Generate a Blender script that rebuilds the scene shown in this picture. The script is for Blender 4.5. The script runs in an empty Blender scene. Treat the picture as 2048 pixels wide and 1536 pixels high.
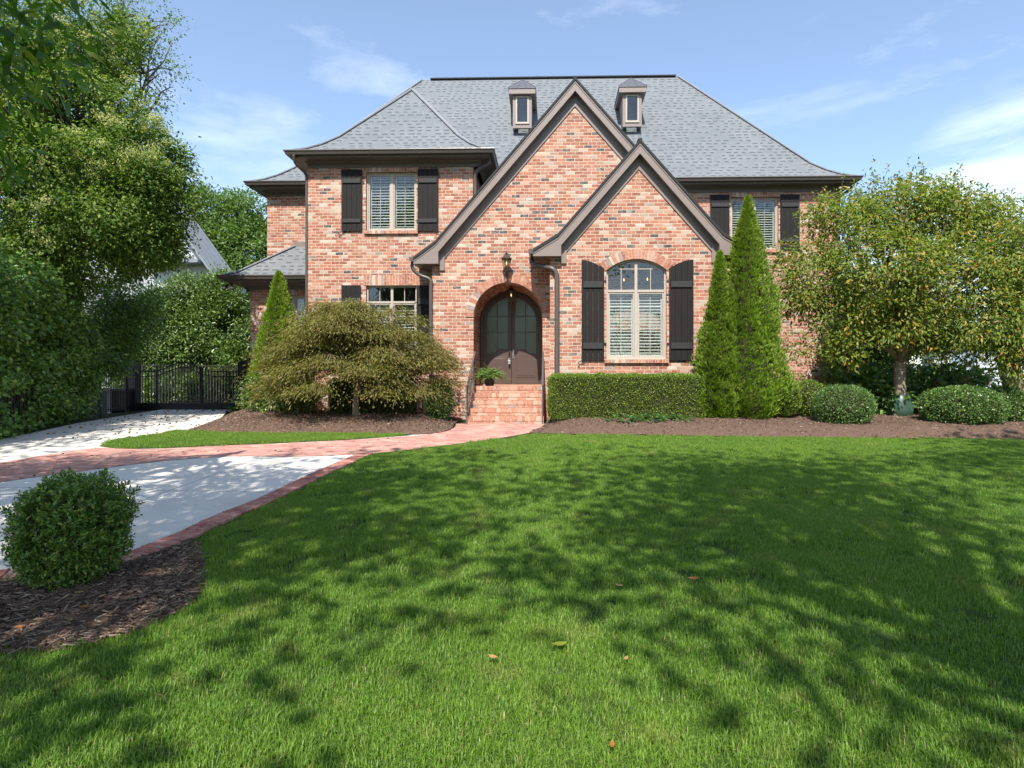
import bpy, bmesh, math, random
import numpy as np
from mathutils import Vector, Matrix, noise
from mathutils.geometry import tessellate_polygon

R = math.radians
random.seed(7)
scene = bpy.context.scene
COL = scene.collection
# ------------------------------------------------------------------ camera
F, CX, CY, EYE, YAW = 1200.0, 1069.0, 762.0, 1.45, R(1.5)
cr, sr = math.cos(YAW), math.sin(YAW)
def ray(px, py):
    a, b = (px - CX) / F, (CY - py) / F
    return Vector((cr * a - sr, sr * a + cr, b))
def P(px, py, Y):
    d = ray(px, py); t = Y / d.y
    return Vector((d.x * t, Y, EYE + d.z * t))
def XP(px, Y): return P(px, 0, Y).x
def ZP(px, py, Y): return P(px, py, Y).z
def tz(y):
    if y < 3: return 0.0
    if y < 13.6: return 0.045 * (y - 3)
    return 0.477 + 0.017 * (min(y, 30) - 13.6)
def G(px, py):
    d = ray(px, py); t = 5.0
    for _ in range(60):
        h = EYE - tz(d.y * t)
        t = t * 0.5 + 0.5 * h / max(-d.z, 1e-4)
    return (d.x * t, d.y * t)
cam = bpy.data.cameras.new('camera'); cam_o = bpy.data.objects.new('camera', cam); COL.objects.link(cam_o)
cam.sensor_width = 36; cam.lens = F / 2048 * 36
cam.shift_x = (1024 - CX) / 2048; cam.shift_y = (CY - 768) / 2048
cam.clip_start = 0.05; cam.clip_end = 2000
cam_o.location = (0, 0, EYE); cam_o.rotation_euler = (R(90), 0, YAW)
scene.camera = cam_o

# ------------------------------------------------------------------ object helpers
WORLD = {}
def tag(o, label, cat, group=None, kind=None):
    if label: o['label'] = label
    if cat: o['category'] = cat
    if group: o['group'] = group
    if kind: o['kind'] = kind
    return o
def empty(name, loc, label, cat, group=None):
    o = bpy.data.objects.new(name, None); COL.objects.link(o)
    o.location = loc; o.empty_display_size = 0.2
    WORLD[o.name] = Vector(loc)
    return tag(o, label, cat, group)
def link_mesh(name, me, mats, parent=None, loc=None):
    base = WORLD[parent.name] if parent else Vector(loc or (0, 0, 0))
    if base.length > 0: me.transform(Matrix.Translation(-base))
    for m in (mats if isinstance(mats, (list, tuple)) else [mats]): me.materials.append(m)
    o = bpy.data.objects.new(name, me); COL.objects.link(o)
    if parent: o.parent = parent
    else: o.location = base
    WORLD[o.name] = base
    return o
class MB:
    def __init__(s): s.v = []; s.f = []; s.m = []
    def add(s, vs, fs, mi=0):
        n = len(s.v); s.v += [tuple(v) for v in vs]
        for f in fs: s.f.append(tuple(i + n for i in f)); s.m.append(mi)
    def box(s, x0, x1, y0, y1, z0, z1, mi=0):
        s.add([(x0,y0,z0),(x1,y0,z0),(x1,y1,z0),(x0,y1,z0),(x0,y0,z1),(x1,y0,z1),(x1,y1,z1),(x0,y1,z1)],
              [(0,3,2,1),(4,5,6,7),(0,1,5,4),(1,2,6,5),(2,3,7,6),(3,0,4,7)], mi)
    def obox(s, c, ax, ay, az, mi=0):
        c, ax, ay, az = Vector(c), Vector(ax), Vector(ay), Vector(az)
        vs = [c - ax - ay - az, c + ax - ay - az, c + ax + ay - az, c - ax + ay - az,
              c - ax - ay + az, c + ax - ay + az, c + ax + ay + az, c - ax + ay + az]
        s.add(vs, [(0,3,2,1),(4,5,6,7),(0,1,5,4),(1,2,6,5),(2,3,7,6),(3,0,4,7)], mi)
    def prism(s, poly, y0, y1, mi=0, holes=()):   # poly in XZ, extruded along Y
        loops = [list(poly)] + [list(h) for h in holes]
        tri = tessellate_polygon([[Vector((x, z, 0)) for x, z in l] for l in loops])
        flat = [p for l in loops for p in l]; n = len(flat)
        vs = [(x, y0, z) for x, z in flat] + [(x, y1, z) for x, z in flat]
        fs = []
        for a, b, c in tri:
            A, B, C = flat[a], flat[b], flat[c]
            if (B[0]-A[0])*(C[1]-A[1]) - (B[1]-A[1])*(C[0]-A[0]) < 0: b, c = c, b
            fs.append((a, b, c)); fs.append((a+n, c+n, b+n))
        k = 0
        for li, l in enumerate(loops):
            m = len(l)
            ar = sum(l[i][0]*l[(i+1)%m][1] - l[(i+1)%m][0]*l[i][1] for i in range(m))
            fl = (ar > 0) == (li == 0)
            for i in range(m):
                a, b = k + i, k + (i + 1) % m
                fs.append((a, a+n, b+n, b) if fl else (a, b, b+n, a+n))
            k += m
        s.add(vs, fs, mi)
    def tube(s, pts, rad, n=8, mi=0, flat=1.0, cap=True):
        pts = [Vector(p) for p in pts]
        if not isinstance(rad, (list, tuple)): rad = [rad] * len(pts)
        vs, fs = [], []
        up = Vector((0, 0, 1)); prev = None
        for i, p in enumerate(pts):
            d = (pts[min(i+1, len(pts)-1)] - pts[max(i-1, 0)]).normalized()
            if prev is None:
                ref = up if abs(d.z) < 0.9 else Vector((1, 0, 0)); a = d.cross(ref).normalized()
            else:
                a = (prev - d * prev.dot(d)).normalized()
            prev = a; b = d.cross(a)
            for k in range(n):
                t = 2 * math.pi * (k + 0.5) / n
                vs.append(p + a * (rad[i] * math.cos(t)) + b * (rad[i] * math.sin(t) * flat))
        for i in range(len(pts) - 1):
            for k in range(n):
                q, r = i*n + k, i*n + (k+1) % n
                fs.append((q, r, r+n, q+n))
        if cap: fs.append(tuple(range(n-1, -1, -1))); fs.append(tuple(range((len(pts)-1)*n, len(pts)*n)))
        s.add(vs, fs, mi)
    def lathe(s, prof, c, n=16, mi=0, sq=False):
        vs, fs = [], []
        for r, z in prof:
            for k in range(n):
                t = 2*math.pi*(k + 0.5)/n
                vs.append((c[0] + r*math.cos(t), c[1] + r*math.sin(t), c[2] + z))
        for i in range(len(prof)-1):
            for k in range(n):
                q, r = i*n + k, i*n + (k+1) % n
                fs.append((q, r, r+n, q+n))
        fs.append(tuple(range(n-1,-1,-1))); fs.append(tuple(range((len(prof)-1)*n, len(prof)*n)))
        s.add(vs, fs, mi)
    def sweep(s, path, prof, mi=0, z0=0.0):       # path in XY, outward on the left of travel; prof (o, z) closed
        pts = [Vector(p) for p in path]; k = len(prof); vs, fs = [], []
        for i, p in enumerate(pts):
            d0 = (p - pts[i-1]).normalized() if i else (pts[1] - p).normalized()
            d1 = (pts[i+1] - p).normalized() if i < len(pts)-1 else d0
            n0, n1 = Vector((-d0.y, d0.x)), Vector((-d1.y, d1.x))
            m = (n0 + n1); m = m / max(m.dot(n0), 1e-3)
            for o, z in prof: vs.append((p.x + m.x*o, p.y + m.y*o, z0 + z))
        for i in range(len(pts)-1):
            for j in range(k):
                a, b = i*k + j, i*k + (j+1) % k
                fs.append((a, b, b+k, a+k))
        fs.append(tuple(range(k-1,-1,-1))); fs.append(tuple(range((len(pts)-1)*k, len(pts)*k)))
        s.add(vs, fs, mi)
    def build(s, name, mats, parent=None, loc=None, smooth=False, bevel=0):
        me = bpy.data.meshes.new(name); me.from_pydata(s.v, [], s.f)
        if any(s.m): me.polygons.foreach_set('material_index', s.m)
        bm = bmesh.new(); bm.from_mesh(me); bmesh.ops.recalc_face_normals(bm, faces=bm.faces); bm.to_mesh(me); bm.free()
        if smooth: me.polygons.foreach_set('use_smooth', [True]*len(me.polygons))
        me.update()
        o = link_mesh(name, me, mats, parent, loc)
        if bevel:
            b = o.modifiers.new('bevel', 'BEVEL'); b.width = bevel; b.segments = 2; b.limit_method = 'ANGLE'
        return o

# ------------------------------------------------------------------ materials
class N:
    def __init__(s, name):
        s.m = bpy.data.materials.new(name); s.m.use_nodes = True
        s.t = s.m.node_tree; s.t.nodes.clear()
        s.out = s.t.nodes.new('ShaderNodeOutputMaterial')
    def n(s, typ, **kw):
        nd = s.t.nodes.new('ShaderNode' + typ)
        for k, v in kw.items(): setattr(nd, k, v)
        return nd
    def l(s, a, b): s.t.links.new(a, b)
    def val(s, x, inp):
        if isinstance(x, bpy.types.NodeSocket): s.l(x, inp)
        else: inp.default_value = x
    def math(s, op, a, b=0.0, c=0.0, clamp=False):
        nd = s.n('Math', operation=op); nd.use_clamp = clamp
        s.val(a, nd.inputs[0]); s.val(b, nd.inputs[1]); s.val(c, nd.inputs[2]); return nd.outputs[0]
    def noise(s, vec, scale, detail=4, rough=0.55, out='Fac', dist=0.0):
        nd = s.n('TexNoise'); nd.inputs['Scale'].default_value = scale; nd.inputs['Detail'].default_value = detail
        nd.inputs['Roughness'].default_value = rough; nd.inputs['Distortion'].default_value = dist
        if vec is not None: s.l(vec, nd.inputs['Vector'])
        return nd.outputs[out]
    def mapr(s, x, a, b, c=0.0, d=1.0, smooth=False):
        nd = s.n('MapRange'); nd.interpolation_type = 'SMOOTHSTEP' if smooth else 'LINEAR'
        s.val(x, nd.inputs['Value'])
        for i, v in zip(('From Min','From Max','To Min','To Max'), (a, b, c, d)): s.val(v, nd.inputs[i])
        return nd.outputs['Result']
    def ramp(s, x, stops, interp='LINEAR'):
        nd = s.n('ValToRGB'); cr_ = nd.color_ramp; cr_.interpolation = interp
        while len(cr_.elements) < len(stops): cr_.elements.new(0.5)
        for e, (p, c) in zip(cr_.elements, stops): e.position = p; e.color = (*c, 1)
        s.l(x, nd.inputs['Fac']); return nd.outputs['Color']
    def mix(s, f, a, b, mode='MIX'):
        nd = s.n('Mix', data_type='RGBA', blend_type=mode)
        s.val(f, nd.inputs['Factor'])
        for x, i in ((a, 6), (b, 7)):
            if isinstance(x, bpy.types.NodeSocket): s.l(x, nd.inputs[i])
            else: nd.inputs[i].default_value = (*x, 1)
        return nd.outputs[2]
    def obj(s): return s.n('TexCoord').outputs['Object']
    def pos(s): return s.n('NewGeometry').outputs['Position']
    def scalev(s, vec, sc):
        nd = s.n('VectorMath', operation='MULTIPLY'); s.l(vec, nd.inputs[0]); nd.inputs[1].default_value = sc; return nd.outputs[0]
    def bump(s, h, strength=0.5, dist=0.01):
        nd = s.n('Bump'); nd.inputs['Strength'].default_value = strength; nd.inputs['Distance'].default_value = dist
        s.l(h, nd.inputs['Height']); return nd.outputs['Normal']
    def bsdf(s, color, rough=0.6, spec=0.4, metal=0.0, normal=None, link=True, **kw):
        b = s.n('BsdfPrincipled')
        if isinstance(color, bpy.types.NodeSocket): s.l(color, b.inputs['Base Color'])
        else: b.inputs['Base Color'].default_value = (*color, 1)
        s.val(rough, b.inputs['Roughness']); b.inputs['Specular IOR Level'].default_value = spec
        b.inputs['Metallic'].default_value = metal
        if normal is not None: s.l(normal, b.inputs['Normal'])
        for k, v in kw.items(): b.inputs[k.replace('_', ' ')].default_value = v
        if link: s.l(b.outputs[0], s.out.inputs['Surface'])
        return b.outputs[0]

BRICKS = [(0.0,(0.316,0.101,0.059)),(0.14,(0.384,0.146,0.085)),(0.28,(0.274,0.088,0.059)),(0.40,(0.410,0.194,0.131)),(0.52,(0.333,0.119,0.074)),
          (0.62,(0.436,0.256,0.189)),(0.72,(0.462,0.336,0.261)),(0.79,(0.359,0.132,0.081)),(0.87,(0.479,0.389,0.315)),(0.925,(0.257,0.212,0.189)),(0.945,(0.064,0.062,0.067))]
MORTAR = (.57,.47,.37)
def mat_brick(name='brick', pu=0.215, pv=0.0826, flat=False, stops=BRICKS, mortar=MORTAR, mw=0.0062, zrot=False):
    s = N(name); co = s.obj(); sp = s.n('SeparateXYZ'); s.l(co, sp.inputs[0])
    X, Y, Z = sp.outputs
    if flat: u, v = X, Y
    else:
        nn = s.n('SeparateXYZ'); s.l(s.n('NewGeometry').outputs['True Normal'], nn.inputs[0])
        fr = s.math('GREATER_THAN', s.math('ABSOLUTE', nn.outputs[0]), 0.7)
        u = s.math('ADD', s.math('MULTIPLY', X, s.math('SUBTRACT', 1.0, fr)), s.math('MULTIPLY', Y, fr)); v = Z
    wob = s.noise(co, 9, 2)
    v2 = s.math('ADD', s.math('DIVIDE', v, pv), s.math('MULTIPLY', s.math('SUBTRACT', wob, .5), .10))
    row = s.math('FLOOR', v2)
    wn0 = s.n('TexWhiteNoise', noise_dimensions='1D'); s.l(row, wn0.inputs['W'])
    off = s.math('ADD', s.math('MULTIPLY', s.math('MODULO', row, 2.0), 0.5), s.math('MULTIPLY', wn0.outputs['Value'], 0.16))
    u2 = s.math('ADD', s.math('DIVIDE', u, pu), off)
    colm = s.math('FLOOR', u2)
    fu, fv = s.math('FRACT', u2), s.math('FRACT', v2)
    du = s.math('MULTIPLY', s.math('MINIMUM', fu, s.math('SUBTRACT', 1.0, fu)), pu)
    dv = s.math('MULTIPLY', s.math('MINIMUM', fv, s.math('SUBTRACT', 1.0, fv)), pv)
    fine = s.noise(co, 55, 3)
    d = s.math('ADD', s.math('MINIMUM', du, dv), s.math('MULTIPLY', s.math('SUBTRACT', fine, .5), .006))
    mask = s.mapr(d, mw - .0012, mw + .0022, 0, 1, True)
    cv = s.n('CombineXYZ'); s.l(colm, cv.inputs[0]); s.l(row, cv.inputs[1])
    wn = s.n('TexWhiteNoise', noise_dimensions='3D'); s.l(cv.outputs[0], wn.inputs['Vector'])
    big = s.noise(co, .8, 3)
    pick = s.math('ADD', wn.outputs['Value'], s.math('MULTIPLY', s.math('SUBTRACT', big, .5), .14), clamp=True)
    c = s.ramp(pick, stops, 'CONSTANT')
    # weathering: lime smears and grain
    jt = s.n('TexWhiteNoise', noise_dimensions='4D'); s.l(cv.outputs[0], jt.inputs['Vector']); jt.inputs['W'].default_value = 3.7
    jv = s.mapr(jt.outputs['Value'], 0, 1, .80, 1.18); jc = s.n('CombineColor'); [s.l(jv, jc.inputs[i]) for i in range(3)]
    c = s.mix(1.0, c, jc.outputs[0], 'MULTIPLY')
    sm = s.mapr(s.noise(s.scalev(co, (5, 5, 13)), 2.6, 5, .72), .48, .70, 0, .66)
    c = s.mix(sm, c, (.52,.38,.295))
    sm2 = s.mapr(s.noise(s.scalev(co, (7, 7, 15)), 2.0, 4, .7), .58, .72, 0, .55)
    c = s.mix(sm2, c, (.20,.13,.11))
    wash = s.mapr(s.noise(s.scalev(co, (1, 1, .45)), .9, 4, .6), .42, .7, 0, .15)
    c = s.mix(wash, c, (.50,.33,.24))
    gr = s.mapr(s.noise(co, 130, 3), .25, .75, .72, 1.22)
    gc = s.n('CombineColor'); [s.l(gr, gc.inputs[i]) for i in range(3)]
    c = s.mix(1.0, c, gc.outputs[0], 'MULTIPLY')
    mo = s.mix(s.noise(co, 25, 3), tuple(m*.8 for m in mortar), tuple(min(1, m*1.15) for m in mortar))
    col = s.mix(mask, mo, c)
    h = s.math('ADD', mask, s.math('MULTIPLY', fine, .5))
    s.bsdf(col, .85, .25, normal=s.bump(h, .7, .012)); return s.m
def mat_brick_solid(name='brick_units', stops=BRICKS):
    s = N(name); co = s.obj(); r = s.n('NewGeometry').outputs['Random Per Island']
    c = s.ramp(r, stops, 'CONSTANT')
    sm = s.mapr(s.noise(co, 14, 4, .7), .45, .68, .06, .62)
    c = s.mix(sm, c, (.56,.42,.33))
    gr = s.mapr(s.noise(co, 120, 3), .25, .75, .75, 1.2)
    gc = s.n('CombineColor'); [s.l(gr, gc.inputs[i]) for i in range(3)]
    c = s.mix(1.0, c, gc.outputs[0], 'MULTIPLY')
    s.bsdf(c, .85, .25, normal=s.bump(s.noise(co, 60, 3), .4, .006)); return s.m
def mat_plain(name, c, rough=.5, spec=.4, var=.12, scale=8, metal=0.0, bump=0.0, bscale=60, stretch=None):
    s = N(name); co = s.obj()
    if stretch: co = s.scalev(co, stretch)
    f = s.noise(co, scale, 5, .6)
    col = s.mix(f, tuple(x*(1-var) for x in c), tuple(min(1, x*(1+var)) for x in c))
    nm = s.bump(s.noise(co, bscale, 4), bump, .004) if bump else None
    rr = s.mapr(s.noise(co, scale*2.3, 4), .3, .7, max(0, rough-.1), min(1, rough+.1))
    s.bsdf(col, rr, spec, metal, normal=nm); return s.m
def mat_shingle():
    s = N('roof_shingle'); co = s.obj(); sp = s.n('SeparateXYZ'); s.l(co, sp.inputs[0]); X, Y, Z = sp.outputs
    nn = s.n('SeparateXYZ'); s.l(s.n('NewGeometry').outputs['True Normal'], nn.inputs[0])
    fr = s.math('GREATER_THAN', s.math('ABSOLUTE', nn.outputs[0]), s.math('ABSOLUTE', nn.outputs[1]))
    u = s.math('ADD', s.math('MULTIPLY', X, s.math('SUBTRACT', 1.0, fr)), s.math('MULTIPLY', Y, fr))
    v2 = s.math('DIVIDE', Z, .137); row = s.math('FLOOR', v2); fv = s.math('FRACT', v2)
    wn0 = s.n('TexWhiteNoise', noise_dimensions='1D'); s.l(row, wn0.inputs['W'])
    u2 = s.math('ADD', s.math('DIVIDE', u, .25), s.math('MULTIPLY', wn0.outputs['Value'], 7.0))
    colm = s.math('FLOOR', u2); fu = s.math('FRACT', u2)
    cv = s.n('CombineXYZ'); s.l(colm, cv.inputs[0]); s.l(row, cv.inputs[1])
    wn = s.n('TexWhiteNoise', noise_dimensions='3D'); s.l(cv.outputs[0], wn.inputs['Vector'])
    c = s.ramp(wn.outputs['Value'], [(0,(.155,.172,.183)),(.3,(.175,.19,.20)),(.55,(.19,.206,.216)),(.8,(.162,.178,.19)),(1,(.21,.224,.232))])
    c = s.mix(s.mapr(s.noise(co, 220, 2), .2, .8, 0, 1), s.mix(1.0, c, (.75,.75,.76), 'MULTIPLY'), c)
    c = s.mix(s.mapr(s.noise(co, .5, 4), .35, .7, 0, .35), c, (.205,.217,.223))
    c = s.mix(s.mapr(s.noise(s.scalev(co, (2.2,2.2,.35)), 1.0, 4, .6), .5, .75, 0, .35), c, (.14,.155,.165))
    # dimensional tabs: the shadow line under each thick tab is painted dark
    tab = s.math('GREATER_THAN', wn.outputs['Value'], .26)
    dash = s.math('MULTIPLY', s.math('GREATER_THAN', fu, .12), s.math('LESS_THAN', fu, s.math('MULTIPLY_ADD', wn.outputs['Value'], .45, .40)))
    butt_shadow = s.math('MULTIPLY', s.math('LESS_THAN', fv, .36), s.math('MULTIPLY', tab, dash))
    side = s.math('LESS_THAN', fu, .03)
    gap = s.math('MAXIMUM', butt_shadow, s.math('MULTIPLY', side, .5))  # painted tab shadow plus the thin side joint
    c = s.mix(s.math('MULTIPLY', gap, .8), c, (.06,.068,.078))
    h = s.math('ADD', s.math('SUBTRACT', 1.0, fv), s.math('MULTIPLY', tab, .5))
    s.bsdf(c, .9, .2, normal=s.bump(h, .35, .01)); return s.m
def mat_leaf(name, stops, rough=.42, spec=.4, trans=.35, patch=0.0, pc=(.1,.1,.02), pscale=1.5):
    s = N(name); g = s.n('NewGeometry'); c = s.ramp(g.outputs['Random Per Island'], stops)
    if patch:
        f = s.mapr(s.noise(g.outputs['Position'], pscale, 3), .45, .68, 0, patch); c = s.mix(f, c, pc)
    b = s.bsdf(c, rough, spec, link=False)
    t = s.n('BsdfTranslucent'); tc = s.mix(1.0, c, (1.25,1.45,.55), 'MULTIPLY'); s.l(tc, t.inputs['Color'])
    m = s.n('MixShader'); m.inputs[0].default_value = trans; s.l(b, m.inputs[1]); s.l(t.outputs[0], m.inputs[2])
    s.l(m.outputs[0], s.out.inputs['Surface']); return s.m
def mat_glass(name='glass', tint=(.62,.68,.66), refl=.07, rough=0.0, wavy=0.0):
    s = N(name); tr = s.n('BsdfTransparent'); tr.inputs[0].default_value = (*tint, 1)
    gl = s.n('BsdfGlossy'); gl.inputs['Roughness'].default_value = rough; gl.inputs['Color'].default_value = (1,1,1,1)
    lw = s.n('LayerWeight'); lw.inputs['Blend'].default_value = .5
    f = s.math('MULTIPLY_ADD', s.math('POWER', lw.outputs['Facing'], 5.0), .9, refl, clamp=True)
    h = s.noise(s.obj(), 1.1 if not wavy else 28, 2)
    nm = s.bump(h, .06 if not wavy else wavy, .05 if not wavy else .02); s.l(nm, gl.inputs['Normal'])
    m = s.n('MixShader'); s.l(f, m.inputs[0]); s.l(tr.outputs[0], m.inputs[1]); s.l(gl.outputs[0], m.inputs[2])
    s.l(m.outputs[0], s.out.inputs['Surface']); return s.m
def mat_emit(name, c, st):
    s = N(name); e = s.n('Emission'); e.inputs[0].default_value = (*c, 1); e.inputs[1].default_value = st
    s.l(e.outputs[0], s.out.inputs['Surface']); return s.m

M = {}
M['brick'] = mat_brick()
M['units'] = mat_brick_solid(stops=BRICKS[:-1])
M['stepunits'] = mat_brick_solid('step_brick', [(0,(.43,.185,.115)),(.2,(.37,.145,.092)),(.4,(.48,.25,.17)),(.6,(.40,.165,.10)),(.8,(.52,.34,.25)),(.95,(.29,.22,.19))])
M['mortar'] = mat_plain('mortar', MORTAR, .9, .2, .15, 30)
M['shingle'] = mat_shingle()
M['cap'] = mat_plain('ridge_cap', (.23,.24,.255), .9, .2, .25, 12)
M['vent'] = mat_plain('ridge_vent', (.03,.03,.032), .8, .3)
M['trim'] = mat_plain('brown_trim', (.215,.172,.155), .45, .4, .06, 3)
M['eave'] = mat_plain('shaded_brown_trim', (.125,.10,.088), .5, .4, .06, 3)  # brown trim darkened in colour for the shade under the eaves
M['gutter'] = mat_plain('brown_gutter', (.085,.07,.063), .38, .5, .08, 4)
M['metalroof'] = mat_plain('metal_roof', (.10,.10,.11), .35, .5, .12, 6)
M['sash'] = mat_plain('window_frame_paint', (.40,.345,.29), .5, .4, .05, 5)
M['blind'] = mat_plain('blind_white', (.60,.585,.54), .5, .4, .03, 4)
M['batten'] = mat_plain('pale_black_batten', (.026,.025,.026), .6, .35, .5, 6, bump=.6, bscale=24, stretch=(1.5,10,10))  # batten black set paler than the shutter boards
M['shutter'] = mat_plain('black_stained_wood', (.0125,.0105,.0098), .68, .25, .6, 3, bump=.5, bscale=18, stretch=(14,14,1.2))
M['iron'] = mat_plain('black_iron', (.016,.016,.018), .45, .5, .2, 10)
M['rail'] = mat_plain('rail_paint', (.10,.085,.078), .45, .5, .15, 10)
M['door'] = mat_plain('door_brown', (.085,.055,.047), .4, .45, .1, 4)
M['glass'] = mat_glass('window_glass', tint=(.90,.93,.92), refl=.045)
M['doorglass'] = mat_glass('seeded_door_glass', tint=(.55,.60,.36), refl=.06, rough=.14, wavy=.35)
M['lampglass'] = mat_glass('lantern_glass', tint=(.85,.80,.68), refl=.05)
M['bronze'] = mat_plain('aged_bronze', (.085,.062,.048), .42, .5, .25, 20, metal=.5)
M['bulb'] = mat_emit('warm_bulb', (1,.62,.25), 2.2)
M['steel'] = mat_plain('satin_metal', (.45,.44,.42), .35, .5, .1, 10, metal=.7)
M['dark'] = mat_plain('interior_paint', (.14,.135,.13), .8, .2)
M['bark'] = mat_plain('bark', (.16,.125,.095), .9, .2, .45, 7, bump=.8, bscale=16, stretch=(4,4,1))
M['palebark'] = mat_plain('pale_bark', (.26,.21,.16), .85, .2, .4, 9, bump=.6, bscale=20)
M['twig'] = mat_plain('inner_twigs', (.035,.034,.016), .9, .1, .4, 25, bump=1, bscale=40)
M['white'] = mat_plain('white_siding', (.42,.44,.46), .6, .3, .04, 2)
M['darkroof'] = mat_plain('dark_roof', (.055,.058,.065), .85, .3, .2, 5)
M['seam'] = mat_plain('grey_metal_roof', (.19,.21,.23), .4, .5, .08, 2)

# ------------------------------------------------------------------ ground
def drape(name, poly, mat, dz=0.0, step=0.4, mound=0.0, mw=0.6, rough=0.0, xs=False, fine=None):
    poly = [Vector((x, y)) for x, y in poly]
    tri = tessellate_polygon([[Vector((p.x, p.y, 0)) for p in poly]])
    bm = bmesh.new(); vs = [bm.verts.new((p.x, p.y, 0)) for p in poly]
    for t in tri:
        try: bm.faces.new([vs[i] for i in t])
        except ValueError: pass
    ys = [p.y for p in poly]; xx = [p.x for p in poly]
    y = math.floor(min(ys)/step)*step + step
    while y < max(ys):
        bmesh.ops.bisect_plane(bm, geom=bm.verts[:]+bm.edges[:]+bm.faces[:], plane_co=(0,y,0), plane_no=(0,1,0)); y += step
    if xs or mound:
        x = math.floor(min(xx)/step)*step + step
        while x < max(xx):
            bmesh.ops.bisect_plane(bm, geom=bm.verts[:]+bm.edges[:]+bm.faces[:], plane_co=(x,0,0), plane_no=(1,0,0)); x += step
    P0 = np.array([[p.x,p.y] for p in poly]); P1 = np.roll(P0, -1, axis=0)
    for v in bm.verts:
        h = tz(v.co.y) + dz
        if mound or rough:
            h += bed_h(np.array([[v.co.x, v.co.y]]), P0, P1, mound, mw)[0]
            h += rough * noise.noise(Vector((v.co.x*3.1, v.co.y*3.1, 0)))
        v.co.z = h
    bmesh.ops.recalc_face_normals(bm, faces=bm.faces)
    if bm.faces and sum(f.normal.z for f in bm.faces) < 0: bmesh.ops.reverse_faces(bm, faces=bm.faces[:])
    me = bpy.data.meshes.new(name); bm.to_mesh(me); bm.free()
    o = link_mesh(name, me, mat); return o
def seg_dist(pts, P0, P1):
    d = P1 - P0; L = (d**2).sum(1) + 1e-9
    t = np.clip(((pts[:,None,:]-P0[None])*d[None]).sum(2)/L[None], 0, 1)
    q = P0[None] + t[...,None]*d[None]
    return np.sqrt(((pts[:,None,:]-q)**2).sum(2)).min(1)
def bed_h(pts, P0, P1, mound, mw):
    dd = np.clip(seg_dist(pts, P0, P1)/mw, 0, 1); return mound*np.sin(dd*math.pi/2)
def inside(pts, poly):
    poly = np.array(poly); x, y = pts[:,0], pts[:,1]; r = np.zeros(len(pts), bool)
    for (x0,y0),(x1,y1) in zip(poly, np.roll(poly, -1, axis=0)):
        c = ((y0 > y) != (y1 > y)) & (x < (x1-x0)*(y-y0)/((y1-y0)+1e-12)+x0); r ^= c
    return r
def smooth_line(pts, n=6):
    out = []; pts = [Vector(p) for p in pts]
    for i in range(len(pts)-1):
        p0, p1, p2, p3 = pts[max(i-1,0)], pts[i], pts[i+1], pts[min(i+2,len(pts)-1)]
        for k in range(n):
            t = k/n
            out.append(0.5*((2*p1)+(p2-p0)*t+(2*p0-5*p1+4*p2-p3)*t*t+(3*p1-p0-3*p2+p3)*t**3))
    out.append(pts[-1]); return [tuple(p) for p in out]
def pxl(pts, n=6): return smooth_line([G(*p) for p in pts], n)

def mat_soil():
    s = N('soil'); p = s.pos(); c = s.ramp(s.noise(p, 3, 5, .7), [(.3,(.055,.05,.03)),(.5,(.06,.08,.03)),(.7,(.09,.075,.05))])
    s.bsdf(c, .95, .1, normal=s.bump(s.noise(p, 40, 4), .5, .02)); return s.m
def mat_turf():
    s = N('turf_base'); p = s.pos(); c = s.ramp(s.noise(p, 60, 4, .7), [(.3,(.03,.055,.012)),(.7,(.06,.10,.02))])
    s.bsdf(c, .95, .1, normal=s.bump(s.noise(p, 80, 4), .6, .02)); return s.m
def mat_concrete():
    s = N('concrete'); p = s.pos(); sp = s.n('SeparateXYZ'); s.l(p, sp.inputs[0])
    c = s.ramp(s.noise(p, .9, 6, .65), [(.3,(.60,.555,.49)),(.55,(.68,.63,.555)),(.75,(.74,.69,.61))])
    c = s.mix(s.mapr(s.noise(p, 90, 3, .7), .35, .7, 0, .4), c, (.47,.46,.44))
    st = s.mapr(s.noise(p, 1.3, 6, .68), .52, .78, 0, .5); c = s.mix(st, c, (.33,.31,.26))
    jn = s.math('LESS_THAN', s.math('ABSOLUTE', s.math('SUBTRACT', s.math('FRACT', s.math('DIVIDE', s.math('ADD', sp.outputs[1], s.math('MULTIPLY', sp.outputs[0], .05)), 3.05)), .18)), .0026)
    jx = s.math('LESS_THAN', s.math('ABSOLUTE', s.math('SUBTRACT', s.math('FRACT', s.math('DIVIDE', sp.outputs[0], 3.05)), .55)), .0026)
    j = s.math('MAXIMUM', jn, jx)
    c = s.mix(s.math('MULTIPLY', j, .75), c, (.12,.115,.10))
    s.bsdf(c, .9, .25, normal=s.bump(s.noise(p, 160, 3), .25, .004)); return s.m
def mat_mulch():
    s = N('bark_mulch'); p = s.pos()
    c = s.ramp(s.noise(s.scalev(p, (1, 2.2, 1)), 38, 5, .75), [(.28,(.05,.032,.023)),(.5,(.15,.095,.07)),(.68,(.25,.17,.125)),(.8,(.33,.24,.18))])
    s.bsdf(c, .95, .1, normal=s.bump(s.noise(p, 55, 5, .75), 1.0, .03)); return s.m
M['soil'], M['turf'], M['concrete'], M['mulch'] = mat_soil(), mat_turf(), mat_concrete(), mat_mulch()
PAVE = [(0,(0.470,0.216,0.175)),(.25,(0.538,0.264,0.213)),(.5,(0.426,0.186,0.156)),(.7,(0.594,0.336,0.275)),(.9,(0.493,0.240,0.200))]
M['pave'] = mat_brick('paving_brick', .20, .10, True, PAVE, (.42,.26,.21), .0035)
M['edge'] = mat_brick_solid('edging_brick', [(0,(.36,.105,.08)),(.3,(.43,.15,.115)),(.6,(.31,.085,.07)),(.85,(.47,.19,.15))])

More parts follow.
